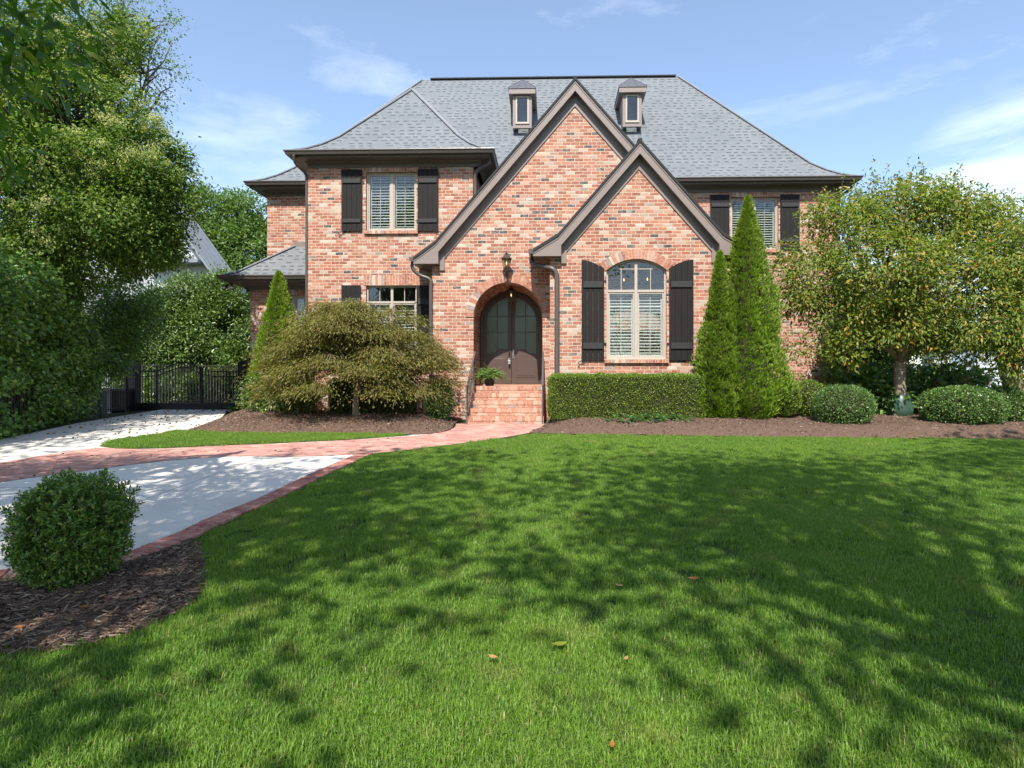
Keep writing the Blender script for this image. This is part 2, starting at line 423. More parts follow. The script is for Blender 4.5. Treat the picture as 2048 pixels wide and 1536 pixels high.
# base sheet to the horizon
mb = MB(); ysr = [-300,-60,0,3] + [3+i*.53 for i in range(1,21)] + [16,20,30,60,300,900]
for a, b in zip(ysr, ysr[1:]):
    mb.add([(-900,a,tz(a)-.03),(900,a,tz(a)-.03),(900,b,tz(b)-.03),(-900,b,tz(b)-.03)], [(0,1,2,3)])
tag(mb.build('ground', M['soil']), None, None, kind='structure')

# brick edge line and walkway
edge_in = pxl([(-420,1215),(-200,1190),(0,1163),(130,1150),(250,1131),(385,1079),(470,1037),(560,999),(650,953),(745,909)])
walk_r = pxl([(745,909),(870,894),(980,880),(1060,866),(1083,856)])
walk_r.append((XP(1090, 13.6), 13.56))
STEP_L, STEP_R = XP(946, 14.9), XP(1089, 14.9)
lawn_far = pxl([(1062,868),(1200,869),(1400,872),(1600,875),(1800,876),(2050,880),(2400,892)])
lawn_poly = edge_in + walk_r[1:-8] + [p for p in lawn_far] + [(14, 6), (14, -3), (-9, -3)]
bed_front = pxl([(250,1133),(330,1105),(388,1084),(405,1130),(396,1190),(345,1235),(255,1275),(130,1302),(0,1314),(-300,1335)]) + [tuple(G(-420,1218)), tuple(G(-200,1194)), tuple(G(0,1168)), tuple(G(130,1155))]
tag(drape('lawn', lawn_poly, M['turf'], 0.0), None, None, kind='structure')
# driveway: everything left of the edge up to the gate
drive = edge_in[:] + pxl([(760,905),(860,868)],3)[1:] + pxl([(800,868),(600,868),(440,838),(495,806)], 3) + [(-8.9, 18.4), (-8.9, 20.5), (-12.1, 19.2), (-12.1, 18.3), (-10.4, 11.6), (-8.6, 4.5), (-8.0, 0)]
tag(drape('driveway', drive, M['concrete'], 0.004), None, None, kind='structure')
wl_top = pxl([(912,850),(905,858),(860,869),(760,877),(600,886),(450,892),(300,899),(195,897),(110,908),(0,926),(-200,960)])
wl_bot = pxl([(-200,1006),(0,966),(150,945),(300,926),(450,914),(600,914),(745,908)])
walk = wl_top + wl_bot + walk_r[1:]
walk.append((XP(912, 13.6), 13.56))
tag(drape('brick_walkway', walk, M['pave'], 0.010), None, None, kind='structure')
# edging bricks, one course laid across the curve
mb = MB(); L = edge_in[4:]; acc = 0.0; d_out = .235
def along(line, stepw):
    res = []; acc = 0; nxt = 0
    for (x0,y0),(x1,y1) in zip(line, line[1:]):
        l = math.hypot(x1-x0, y1-y0)
        while nxt <= acc + l:
            t = (nxt-acc)/max(l,1e-6); res.append((x0+(x1-x0)*t, y0+(y1-y0)*t, (x1-x0)/l, (y1-y0)/l)); nxt += stepw
        acc += l
    return res
for x, y, dx, dy in along(edge_in, .108):
    c = Vector((x - dy*.11, y + dx*.11, tz(y) - .006 + random.uniform(-.003,.003)))
    mb.obox(c, Vector((dx,dy,.045*dy))*.0475, Vector((-dy,dx,.045*dx))*.112, (0,0,.033))
tag(mb.build('brick_edging', M['edge'], bevel=.004), None, None, kind='structure')
# grass strip and beds
strip = pxl([(198,893),(232,880),(300,871),(370,862),(480,867),(640,867),(800,868),(830,869)],4) + pxl([(815,872),(700,880),(600,885),(450,892),(300,898),(230,898)],4)
tag(drape('lawn', strip, M['turf'], 0.013), None, None, kind='structure')
bed_left = pxl([(370,863),(420,846),(470,824),(495,808)],4) + [(-8.7,18.3),(-6.3,16.3),(-3.1,15.3),(XP(912,13.65)-.02,14.8),(XP(912,13.65)-.02,13.5)] + pxl([(905,858),(890,864),(830,870),(640,868),(480,868)],3)
tag(drape('mulch_bed', bed_left, M['mulch'], 0.016, .25, .16, .9, .02), None, None, kind='structure')
bed_right = [(XP(1092,13.6)+.02,14.9),(XP(1092,13.6)+.02,13.3)] + pxl([(1085,856),(1064,868),(1200,870),(1400,873),(1600,876),(1800,877),(2050,881),(2400,893)],4) + [(15.5,15),(15,18.3),(4.3,18.4),(4.0,14.4),(0.2,14.2)]
tag(drape('mulch_bed', bed_right, M['mulch'], 0.016, .25, .17, .8, .02), None, None, kind='structure')
tag(drape('mulch_bed', bed_front, M['mulch'], 0.012, .12, .07, .5, .02), None, None, kind='structure')
def bed_z(x, y):
    for poly, m, w, dz in ((bed_right,.17,.8,.016),(bed_left,.16,.9,.016),(bed_front,.07,.5,.012)):
        a = np.array(poly)
        if inside(np.array([[x,y]]), poly)[0]: return tz(y)+dz+bed_h(np.array([[x,y]]), a, np.roll(a,-1,axis=0), m, w)[0]
    return tz(y)
#PART2
# ------------------------------------------------------------------ HOUSE
YA, YB, YC, YD, YE = 14.3, 15.2, 16.1, 18.5, 17.4
YFB, YFA = 14.98, 14.08
ZP0 = 1.326
house = empty('brick_house', (0, 18.5, tz(18.5)), 'red brick two-storey house with grey shingle roof and two steep front gables', 'house')
def zE(v): return EYE + v
def arc(xc, zs, r, a0, a1, n=20, rise=None):
    return [(xc + r*math.cos(R(a0+(a1-a0)*i/n)), zs + r*math.sin(R(a0+(a1-a0)*i/n))) for i in range(n+1)]
def seg_arch(x0, x1, zs, rise, n=16):           # from right spring to left spring
    w = (x1-x0)/2; rad = (w*w+rise*rise)/(2*rise); a = math.asin(w/rad); xc = (x0+x1)/2; zc = zs+rise-rad
    return [(xc + rad*math.sin(a-2*a*i/n), zc + rad*math.cos(a-2*a*i/n)) for i in range(n+1)], (xc, zc, rad, a)
def wall(name, outer, holes, Y, reveal=.11, parent=house):
    mb = MB(); mb.prism(outer, Y, Y+.28, holes=holes); return mb.build(name, M['brick'], parent)

# --- openings
def rect(px0, px1, py0, py1, Y):
    x0, x1 = XP(px0, Y), XP(px1, Y); pc = (px0+px1)/2
    return x0, x1, ZP(pc, py1, Y), ZP(pc, py0, Y)
W1 = rect(732, 833, 344, 462, YC)
W2 = (W1[0], W1[1], ZP(780, 740, YC), ZP(780, 571, YC))
W3 = rect(1213, 1333, 540, 719, YA); W3R = ZP(1273, 518, YA) - W3[3]
W4 = rect(1461, 1557, 394, 500, YD)
W5 = (XP(1416, YD), XP(1512, YD), ZP(1480, 722, YD), ZP(1480, 590, YD))
W7 = (XP(561, YE), XP(611, YE), ZP(580, 715, YE), ZP(580, 591, YE))
def hole(w): return [(w[0],w[2]),(w[1],w[2]),(w[1],w[3]),(w[0],w[3])]
arch3, A3 = seg_arch(W3[0], W3[1], W3[3], W3R)
hole3 = [(W3[0],W3[2]),(W3[1],W3[2])] + arch3
DXC, DR = (XP(947,YB)+XP(1085,YB))/2, (XP(1085,YB)-XP(947,YB))/2
DZS = ZP(1016, 565, YB) - DR
holeD = [(DXC-DR, ZP0-.05), (DXC+DR, ZP0-.05)] + arc(DXC, DZS, DR, 0, 180, 28)

BX0, BX1 = XP(864, YB), 4.24                     # big gable wall
GB, ZBA = .624, zE(7.565)
def roofz_b(x):
    d = abs(x-GB)
    return ZBA - 1.1565*d if d < 3.508 else zE(3.508) - .72*(d-3.508)
GS, ZSA = 2.10, zE(5.644)
def roofz_s(x):
    d = abs(x-GS)
    return ZSA - 1.142*d if d < 1.918 else zE(3.453) - .605*(d-1.918)
SX0, SX1 = XP(1100, YA), 4.18
gb = .25
wall('gable_wall', [(BX0,gb),(BX1,gb),(BX1,roofz_b(BX1)-.06),(GB,ZBA-.06),(BX0,roofz_b(BX0)-.06)], [holeD], YB)
wall('gable_wall', [(SX0,gb),(SX1,gb),(SX1,roofz_s(SX1)-.06),(GS,ZSA-.06),(SX0,roofz_s(SX0)-.06)], [hole3], YA)
CX0, CX1 = XP(616, YC), -2.08
ZE_ = 7.545
wall('front_wall', [(CX0,gb),(CX1,gb),(CX1,ZE_-.05),(CX0,ZE_-.05)], [hole(W1), hole(W2)], YC)
DX0, DX1 = -8.83, 8.74
wall('front_wall', [(DX0,gb),(DX1,gb),(DX1,ZE_-.05),(DX0,ZE_-.05)], [hole(W4), hole(W5)], YD)
ZLE = zE(214/1200*16.9)
wall('front_wall', [(-8.8,gb),(-6.3,gb),(-6.3,ZLE-.05),(-8.8,ZLE-.05)], [hole(W7)], YE)
mb = MB()   # side and back walls
mb.box(DX0, DX0+.28, YD+.28, 26.3, gb, ZE_-.05); mb.box(DX1-.28, DX1, YD+.28, 26.3, gb, ZE_-.05)
mb.box(DX0, DX1, 26.3, 26.58, gb, ZE_-.05)
mb.box(CX0, CX0+.28, YC+.28, YD, gb, ZE_-.05); mb.box(CX1-.28, CX1, YC+.28, YD, gb, ZE_-.05)
mb.box(BX0, BX0+.28, YB+.28, YC, gb, roofz_b(BX0)-.1); mb.box(BX1-.28, BX1, YB+.28, YD, gb, roofz_b(BX1)-.1)
mb.box(SX0, SX0+.28, YA+.28, YB, gb, roofz_s(SX0)-.1); mb.box(SX1-.28, SX1, YA+.28, YB, gb, roofz_s(SX1)-.1)
mb.box(-8.8, -8.52, YE+.28, YD, gb, ZLE-.05)
mb.build('side_wall', M['brick'], house)
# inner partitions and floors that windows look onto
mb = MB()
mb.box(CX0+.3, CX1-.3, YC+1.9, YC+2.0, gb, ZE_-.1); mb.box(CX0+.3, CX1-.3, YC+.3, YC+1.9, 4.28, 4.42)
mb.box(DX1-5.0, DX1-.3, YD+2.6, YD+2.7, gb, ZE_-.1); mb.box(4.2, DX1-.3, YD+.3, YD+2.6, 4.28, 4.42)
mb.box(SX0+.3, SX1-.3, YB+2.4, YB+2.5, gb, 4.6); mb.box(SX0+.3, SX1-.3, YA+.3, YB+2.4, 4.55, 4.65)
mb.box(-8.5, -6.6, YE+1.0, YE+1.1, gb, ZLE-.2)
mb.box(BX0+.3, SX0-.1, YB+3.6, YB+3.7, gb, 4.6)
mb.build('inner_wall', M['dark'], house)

# --- roofs
def hip(mbr, x0, x1, y0, y1, ze, prof):
    rings = []
    for d, h in prof: rings.append([(x0+d,y0+d,ze+h),(x1-d,y0+d,ze+h),(x1-d,y1-d,ze+h),(x0+d,y1-d,ze+h)])
    vs = [p for r in rings for p in r]; fs = []
    for i in range(len(rings)-1):
        for k in range(4):
            a, b = i*4+k, i*4+(k+1)%4; fs.append((a,b,b+4,a+4))
    mbr.add(vs, fs)
    return rings
def hip_caps(root, rings, corners, ridge=None):
    for k in corners:
        mbc = MB(); mbc.tube([Vector(r[k])+Vector((0,0,.012)) for r in rings], .085, 6, flat=.35); mbc.build('ridge_cap', M['cap'], root)
    if ridge: mbc = MB(); mbc.tube([Vector(ridge[0])+Vector((0,0,.01)), Vector(ridge[1])+Vector((0,0,.01))], .09, 6, flat=.4); mbc.build('ridge_cap', M['cap'], root)
fl = [(0,0),(.3,.17),(.6,.40),(.95,.74)]
mr = MB(); rm = hip(mr, -9.22, 9.16, 18.13, 26.87, ZE_, fl + [(4.368, 5.24)])
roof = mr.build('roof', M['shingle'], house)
lx0, lx1 = XP(568,15.63)+.10, XP(987,15.63)-.10
ml = MB(); rl = hip(ml, lx0, lx1, 15.73, 26.2, ZE_, fl + [((lx1-lx0)/2-.002, 2.90)])
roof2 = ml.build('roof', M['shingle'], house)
hip_caps(roof, rm, (0,1))
mc = MB(); rz = rm[-1]; mc.tube([(rz[0][0]+.35,22.50,rz[0][2]+.03),(rz[1][0]-.12,22.50,rz[0][2]+.03)], .10, 6, flat=.4); mc.build('ridge_vent', M['vent'], roof)
hip_caps(roof2, rl, (0,1), (rl[-1][0], rl[-1][3]))
# lower left roof leaning on the wall
mr = MB(); xe, xt = XP(445,16.9), XP(590,YD); zt = ZP(590,493,YD)
n0 = [(xe,16.9,ZLE),(-6.35,16.9,ZLE)]; n1 = [(xe+.28,17.2,ZLE+.15),(-6.35,17.2,ZLE+.15)]; n2 = [(xt,YD,zt),(-6.35,YD,zt)]
mr.add(n0+n1+n2, [(0,1,3,2),(2,3,5,4)])
mr.add([n0[0],n1[0],n2[0],(xe,19.6,ZLE),(xe+.28,19.6,ZLE+.15),(xt,19.6,zt)], [(0,1,4,3),(1,2,5,4)])
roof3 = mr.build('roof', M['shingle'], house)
mc = MB(); mc.tube([(xe,16.9,ZLE+.02),(xe+.28,17.2,ZLE+.17),(xt,YD-.02,zt+.02)], .07, 6, flat=.35); mc.build('ridge_cap', M['cap'], roof3)
mc = MB(); mc.box(xt-.05,-6.4,YD-.025,YD-.004,zt-.02,zt+.14); mc.add([(xe+.55,YD-.02,ZLE+.42),(xt,YD-.02,zt),(xt,YD-.02,zt+.12),(xe+.55,YD-.02,ZLE+.54)],[(0,1,2,3)]); mc.build('flashing', M['trim'], roof3)

# --- eaves: gutter, fascia, soffit, frieze swept along the roof edges
GUT = [(-.02,.0),(.12,.0),(.125,-.025),(.10,-.05),(.075,-.115),(-.02,-.115)]
def eave(path, ze, ov, ends=False):
    m = MB(); m.sweep(path, GUT, z0=ze); m.build('gutter', M['gutter'], house)
    m = MB()
    m.sweep(path, [(-.055,-.003),(-.022,-.003),(-.022,-.17),(-.055,-.17)], z0=ze)
    m.sweep(path, [(-ov+.001,-.15),(-.056,-.15),(-.056,-.168),(-ov+.001,-.168)], z0=ze)
    m.sweep(path, [(-ov+.001,-.17),(-ov+.075,-.17),(-ov+.05,-.21),(-ov+.028,-.215),(-ov+.028,-.33),(-ov+.001,-.33)], z0=ze)
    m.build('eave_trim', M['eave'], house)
eave([(lx1,18.6),(lx1,15.73),(lx0,15.73),(lx0,18.4)], ZE_, .37)
eave([(-6.46,18.13),(-9.22,18.13),(-9.22,26.87),(9.16,26.87),(9.16,18.13),(3.0,18.13)], ZE_, .37)
eave([(-6.5,16.9),(xe,16.9),(xe,19.6)], ZLE, .45)

# --- gables: roof slab, rake boards, eave boxes
def gable(GXc, fz, dk, dt, yf, yw, yb_, right=True):
    xs = [GXc-dt, GXc-dk, GXc, GXc+dk, GXc+dt]; zs = [fz(x) for x in xs]
    m = MB(); th = .07
    top = list(zip(xs, zs)); bot = [(x, z-th) for x, z in reversed(top)]
    m.prism(top[::-1]+bot[::-1], yf-.03, yb_)
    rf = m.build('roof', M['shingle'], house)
    m = MB(); m.prism([(x, z+.004) for x, z in top[::-1]]+[(x, z+.004) for x, z in bot[::-1]], yf-.040, yf-.031); m.build('drip_edge', M['vent'], rf)
    m = MB(); m.tube([(GXc,yf-.02,fz(GXc)+.004),(GXc,yb_,fz(GXc)+.004)], .06, 6, flat=.5); m.build('ridge_cap', M['vent'], rf)
    # rake fascia
    m = MB(); vt, ed = .255, .068
    for s in (-1, 1):
        xk, xt_ = GXc+s*dk, GXc+s*dt
        zk, ztp = fz(xk), fz(xt_)
        bx = GXc + s*(dk-.075)
        zb = fz(GXc-dt) - .165
        poly = [(GXc, fz(GXc)-ed), (xk, zk-ed), (xt_, ztp-ed), (xt_, zb), (bx, zb), (bx, fz(bx)-ed-vt-.03), (GXc, fz(GXc)-ed-vt)]
        m.prism(poly if s > 0 else poly[::-1], yf, yf+.04)
        # inner shadow board, a thin proud strip under the shingles
        poly = [(GXc, fz(GXc)-ed-.002), (xk, zk-ed-.002), (xt_, ztp-ed-.002), (xt_, ztp-ed-.05), (xk, zk-ed-.055), (GXc, fz(GXc)-ed-.06)]
        m.prism(poly if s > 0 else poly[::-1], yf-.014, yf-.001)
        # box behind the tail: end soffit down to the wall
        m.box(min(xt_,bx), max(xt_,bx), yf+.042, yw-.002 if s > 0 else max(yw, yb_)-.02 if False else yw+.6, zb, zb+.02)
        m.box(min(bx,bx+s*.02), max(bx,bx+s*.02), yf+.042, yw-.002, zb+.02, fz(bx)-ed-.03)
        # small frieze end on the wall
        m.box(bx-s*.02 if s>0 else bx, bx if s>0 else bx+.13, yw-.05, yw-.002, zb-.14, zb+.30) if s < 0 else m.box(bx-.13, bx, yw-.05, yw-.002, zb-.14, zb+.30)
        # wide frieze board following the slope on the wall
        vb = .30; q = [(GXc, fz(GXc)-ed-vt+.02), (bx, fz(bx)-ed-vt+.02), (bx, fz(bx)-ed-vt-vb), (GXc, fz(GXc)-ed-vt-vb)]
        m.prism(q if s > 0 else q[::-1], yw-.028, yw-.001)
        # sloped soffit boards
        q0, q1 = (GXc, fz(GXc)-ed-vt+.02), (bx, fz(bx)-ed-vt+.02)
        m.add([(q0[0],yf+.04,q0[1]),(q1[0],yf+.04,q1[1]),(q1[0],yw-.001,q1[1]),(q0[0],yw-.001,q0[1])], [(0,1,2,3)])
    m.build('rake_board', M['trim'], rf)
    # eave gutters
    m = MB()
    for s in (-1, 1):
        xt_ = GXc+s*dt; z = fz(xt_)-.02
        path = [(xt_, yb_), (xt_, yf)] if s < 0 else [(xt_, yf), (xt_, yb_)]
        m.sweep(path[::1] if s < 0 else path, [(-.0,.0),(.12,.0),(.12,-.03),(.09,-.075),(.045,-.10),(.0,-.10)] if False else [(.0,.02),(.012,.02),(.02,-.05),(.05,-.075),(.08,-.05),(.088,.02),(.10,.02),(.09,-.07),(.05,-.10),(.005,-.08)], z0=z) if s > 0 else m.sweep([(xt_, yb_), (xt_, yf)], [(.0,-.10),(-.0,.02),(-.02,.02),(-.02,-.10)], z0=z)
    return rf, m
rfB, _ = gable(GB, roofz_b, 3.508, 4.06, YFB, YB, 19.3)
rfS, _ = gable(GS, roofz_s, 1.918, 2.505, YFA, YA, YB+.05)
HR = [(0.0,.03),(.012,.03),(.02,-.03),(.05,-.065),(.085,-.03),(.095,.035),(.11,.035),(.10,-.05),(.05,-.088),(.005,-.05)]
def side_gutter(x, y0, y1, z, s, root):
    m = MB()
    path = [(x, y1), (x, y0)] if s > 0 else [(x, y0), (x, y1)]
    m.sweep([(x, y0), (x, y1)] if s < 0 else [(x, y1), (x, y0)], HR, z0=z); m.box(*(sorted((x+s*.004, x+s*.10))), y0-.006, y0-.001, z-.075, z+.032)
    m.build('gutter', M['gutter'], root)
for s in (-1, 1):
    side_gutter(GB+s*4.06, YFB, YC if s < 0 else 18.4, roofz_b(GB+s*4.06)-.03, s, house)
    side_gutter(GS+s*2.505, YFA, YB, roofz_s(GS+s*2.505)-.03, s, house)
# downspouts
def spout(pts, r=.045):
    m = MB(); m.tube(smooth_pts(pts), r, 8)
    m.build('downspout', M['gutter'], house, smooth=True)
def smooth_pts(pts, n=5):
    pts = [Vector(p) for p in pts]; out = []
    for i in range(len(pts)-1):
        p0, p1, p2, p3 = pts[max(i-1,0)], pts[i], pts[i+1], pts[min(i+2,len(pts)-1)]
        for k in range(n):
            t = k/n; out.append(0.5*((2*p1)+(p2-p0)*t+(2*p0-5*p1+4*p2-p3)*t*t+(3*p1-p0-3*p2+p3)*t**3))
    return out+[pts[-1]]
xg, zg_ = GB-4.06, roofz_b(GB-4.06)
spout([(xg-.05,YB-.1,zg_-.1),(xg-.05,YB-.08,zg_-.26),(xg+.12,YB-.06,zg_-.42),(BX0-.03,YB-.055,zg_-.55),(BX0-.02,YB-.055,zg_-.85),(BX0-.02,YB-.055,2.4),(BX0-.02,YB-.055,.75)])
xg, zg_ = GS-2.505, roofz_s(GS-2.505)
xd = XP(1114, YA-.06)
spout([(xg-.05,YA+.3,zg_-.1),(xg-.03,YA+.28,zg_-.24),(xg+.12,YA+.1,zg_-.33),(xd-.14,YA-.05,zg_-.42),(xd-.02,YA-.06,zg_-.55),(xd,YA-.06,zg_-.85),(xd,YA-.06,2.2),(xd,YA-.06,.8)], .06)
spout([(XP(590,15.75),15.66,ZE_-.12),(XP(592,15.8),15.75,ZE_-.30),(XP(604,15.95),15.95,ZE_-.42),(CX0-.055,16.08,ZE_-.5),(CX0-.055,16.15,ZE_-.8),(CX0-.055,16.15,4.0),(CX0-.055,16.15,.8)], .04)
spout([(lx1-.06,16.0,ZE_-.12),(lx1-.08,16.03,ZE_-.28),(CX1+.22,16.05,ZE_-.38),(CX1+.07,16.07,ZE_-.55),(CX1+.06,16.1,ZE_-.9),(CX1+.06,16.1,5.3)], .05)
spout([(9.1,18.2,ZE_-.12),(9.05,18.3,ZE_-.3),(DX1+.08,18.5,ZE_-.5),(DX1+.055,18.55,ZE_-.8),(DX1+.055,18.55,.8)], .045)
# flood lamps under two corners
for bx, by, bz in ((XP(462,17.2), 17.15, ZLE-.2), (XP(1684,18.3), 18.3, ZE_-.2)):
    m = MB(); m.lathe([(.05,0),(.05,.04)], (bx,by,bz-.02), 10); 
    for s in (-1, 1):
        m.tube([(bx+s*.05,by,bz-.02),(bx+s*.09,by-.05,bz-.09),(bx+s*.11,by-.12,bz-.13)], [.03,.055,.07], 10)
    fo = m.build('flood_lamp', M['bronze'], house)
    for s in (-1, 1): m = MB(); m.lathe([(.01,-.03),(.045,-.015),(.055,.015),(.02,.03)], (bx+s*.112,by-.135,bz-.13), 10); m.build('lens', M['blind'], fo)

# --- brick dressings made of whole bricks
def brick_row(m, x0, x1, y0, y1, z0, z1, pitch, gap=.010, core=True, jit=.004):
    n = max(1, round((x1-x0)/pitch)); w = (x1-x0)/n
    for i in range(n):
        j = random.uniform(0, jit)
        m.box(x0+i*w+gap/2, x0+(i+1)*w-gap/2, y0+j, y1, z0, z1)
def soldier(parent, w, Y, h=.28, ext=.0):
    m = MB(); brick_row(m, w[0]-ext, w[1]+ext, Y-.016, Y+.05, w[3]+.004, w[3]+h, .078); o = m.build('lintel', M['units'], parent)
    m = MB(); m.box(w[0]-ext, w[1]+ext, Y-.008, Y-.002, w[3]+.001, w[3]+h); m.build('mortar', M['mortar'], o)
def sill(parent, w, Y, h=.085):
    m = MB(); brick_row(m, w[0]-.05, w[1]+.05, Y-.07, Y+.1, w[2]-h, w[2]-.002, .078); o = m.build('sill', M['units'], parent)
    m = MB(); m.box(w[0]-.045, w[1]+.045, Y-.06, Y-.002, w[2]-h+.004, w[2]-.008); m.build('mortar', M['mortar'], o)
def arch_ring(parent, xc, zc, r0, r1, a0, a1, Y, n, proud=.016):
    m = MB(); mm = MB(); g = .010
    for i in range(n):
        t0, t1 = a0+(a1-a0)*i/n, a0+(a1-a0)*(i+1)/n
        def q(r, t): return (xc+r*math.sin(t), zc+r*math.cos(t))
        e0, e1 = g/2/r0, g/2/r1
        p = [q(r0,t0+e0), q(r1,t0+e1), q(r1,t1-e1), q(r0,t1-e0)]
        m.prism(p[::-1], Y-proud-random.uniform(0,.005), Y+.09)
    o = m.build('brick_arch', M['units'], parent)
    N2 = n*2
    pts = [(xc+r1*math.sin(a0+(a1-a0)*i/N2), zc+r1*math.cos(a0+(a1-a0)*i/N2)) for i in range(N2+1)]
    pin = [(xc+(r0+.002)*math.sin(a0+(a1-a0)*i/N2), zc+(r0+.002)*math.cos(a0+(a1-a0)*i/N2)) for i in range(N2+1)]
    for i in range(N2):
        mm.prism([pin[i], pin[i+1], pts[i+1], pts[i]], Y-.008, Y-.001)
    mm.build('mortar', M['mortar'], o)

# --- windows
def window(w, Y, arch=None, transom=None, cols=2, blind=True, blind_top=None, blind_x=None, grid=True, sillh=True, lint=True):
    x0, x1, z0, z1 = w; yf = Y+.075; fw = .045; xm = (x0+x1)/2
    m = MB()
    if arch:
        outer = [(x0,z0),(x1,z0)]+arch3
        inn, _ = seg_arch(x0+fw, x1-fw, z1, W3R-fw*.95)
        m.prism(outer, yf, yf+.08, holes=[[(x0+fw,z0+fw),(x1-fw,z0+fw)]+inn])
        ztop = z1+W3R-fw
    else:
        m.prism(hole(w), yf, yf+.08, holes=[[(x0+fw,z0+fw),(x1-fw,z0+fw),(x1-fw,z1-fw),(x0+fw,z1-fw)]]); ztop = z1-fw
    m.box(xm-.035, xm+.035, yf+.004, yf+.076, z0+fw, ztop)
    if transom:
        for a, b in ((x0+fw, xm-.035), (xm+.035, x1-fw)): m.box(a, b, yf+.003, yf+.077, transom-.03, transom+.03)
    o = m.build('window', M['sash'], house, bevel=.004)
    # sashes and muntins
    m = MB()
    for a, b in ((x0+fw, xm-.035), (xm+.035, x1-fw)):
        zt = (transom-.03) if transom else z1-fw
        m.prism([(a+.002,z0+fw+.002),(b-.002,z0+fw+.002),(b-.002,zt-.002),(a+.002,zt-.002)], yf+.02, yf+.06,
                holes=[[(a+.035,z0+fw+.04),(b-.035,z0+fw+.04),(b-.035,zt-.035),(a+.035,zt-.035)]])
        if transom and grid:
            c = (a+b)/2; m.box(c-.009, c+.009, yf+.025, yf+.055, transom+.031, (z1+W3R*.75 if arch else z1-fw-.001))
            if arch: m.box(a, b, yf+.027, yf+.053, z1+.035, z1+.053)
    m.build('sash', M['sash'], o)
    m = MB(); m.box(x0+fw*.5, x1-fw*.5, yf+.036, yf+.040, z0+fw*.5, z1 if arch else z1-fw*.5)
    if arch: m.prism([(x1-fw*.5,z1+.001),(x1-fw*.5,z1+.002)]+[(p[0]*.97+xm*.03,p[1]-.02) for p in arch3[1:-1]]+[(x0+fw*.5,z1+.001)], yf+.036, yf+.040)
    m.build('glass', M['glass'], o)
    if blind:
        zt = blind_top or z1-fw
        for a, b in ((x0+fw+.03, xm-.035-.03), (xm+.035+.03, x1-fw-.03)):
            m = MB(); yb = yf+.13; zb = z0+fw+.03; c = (a+b)/2
            for s_, e_ in ((a, a+.028), (b-.028, b)): m.box(s_, e_, yb-.014, yb+.014, zb, zt)
            m.box(a+.029, b-.029, yb-.013, yb+.013, zb, zb+.05); m.box(a+.029, b-.029, yb-.013, yb+.013, zt-.04, zt)
            if zt-zb > 1.2:
                q = zb+(zt-zb)*.80; m.box(a+.029, b-.029, yb-.013, yb+.013, q-.02, q+.02)
            n = int((zt-zb-.1)/.0735)
            for i in range(n):
                z = zb+.05+(i+.5)*(zt-zb-.09)/n; t = R((30 if Y > 15 else 20) + random.uniform(-3,3))
                m.obox((c, yb, z), ((b-a)/2-.03,0,0), Vector((0,math.cos(t),math.sin(t)))*.031, Vector((0,-math.sin(t),math.cos(t)))*.005)
            m.box(c-.006, c+.006, yb-.045, yb-.038, zb+.07, zt-.06)
            m.build('interior_blind', M['blind'], o)
    if lint: soldier(o, w, Y, ext=.06)
    if sillh: sill(o, w, Y)
    return o
def ext_shutter(x0, x1, z0, z1, Y, curve=None, side=0):
    m = MB(); n = 4; w = (x1-x0)/n; y0, y1 = Y-.052, Y-.022
    for i in range(n):
        a, b = x0+i*w+(.002 if i else 0), x0+(i+1)*w-(.002 if i<n-1 else 0)
        if curve:
            m.prism([(a,z0),(b,z0)]+[(a+(b-a)*(1-k/4), curve(a+(b-a)*(1-k/4))) for k in range(5)], y0-random.uniform(0,.002), y1)
        else: m.box(a, b, y0-random.uniform(0,.002), y1, z0, z1)
    o = m.build('shutter', M['shutter'], house, bevel=.002)
    for fz in ((.135,.195),(.775,.845)) if not curve else ((.115,.175),(.725,.785)):
        h = z1-z0; m = MB(); m.box(x0+.035, x1-.035, y0-.032, y0-.003, z0+h*fz[0], z0+h*fz[1]); m.build('batten', M['batten'], o, bevel=.003)
    m = MB(); xo = x0-.01 if side < 0 else x1+.01; s = -1 if side < 0 else 1
    m.tube([(xo-s*.08,y0-.005,z0-.012),(xo,y0-.012,z0-.014),(xo+s*.05,y0-.012,z0-.035),(xo+s*.075,y0-.012,z0-.075),(xo+s*.03,y0-.012,z0-.085)], .010, 6)
    m.build('shutter_dog', M['iron'], o); xi = x1+.005 if side < 0 else x0-.005
    for zz in (z0+(z1-z0)*.17, z0+(z1-z0)*.80): m = MB(); m.box(min(xi,xi-s*.05), max(xi,xi-s*.05), y0+.005, y0+.03, zz-.012, zz+.012); m.build('hinge', M['iron'], o)
    return o
window(W1, YC); window(W2, YC, transom=ZP(780,604,YC), blind_top=ZP(780,608,YC))
window(W4, YD); window(W5, YD); window(W7, YE)
w3 = window(W3, YA, arch=True, transom=ZP(1273,581,YA), blind_top=ZP(1273,586,YA), lint=False)
xc, zc, rad, a = A3; arch_ring(w3, xc, zc, rad, rad+.225, -a-.03, a+.03, YA, 23)
def srect(p0, p1, q0, q1, Y, side):
    x0, x1, z0, z1 = rect(p0, p1, q0, q1, Y); ext_shutter(x0, x1, z0, z1, Y, side=side)
srect(684, 725, 340, 463, YC, -1); srect(836, 877, 339, 463, YC, 1)
srect(684, 722, 571, 742, YC, -1); srect(834, 872, 571, 742, YC, 1)
srect(1420, 1458, 390, 500, YD, -1); srect(1560, 1598, 390, 500, YD, 1)
srect(1374, 1412, 588, 724, YD, -1); srect(1516, 1554, 588, 724, YD, 1)
xm3 = (W3[0]+W3[1])/2
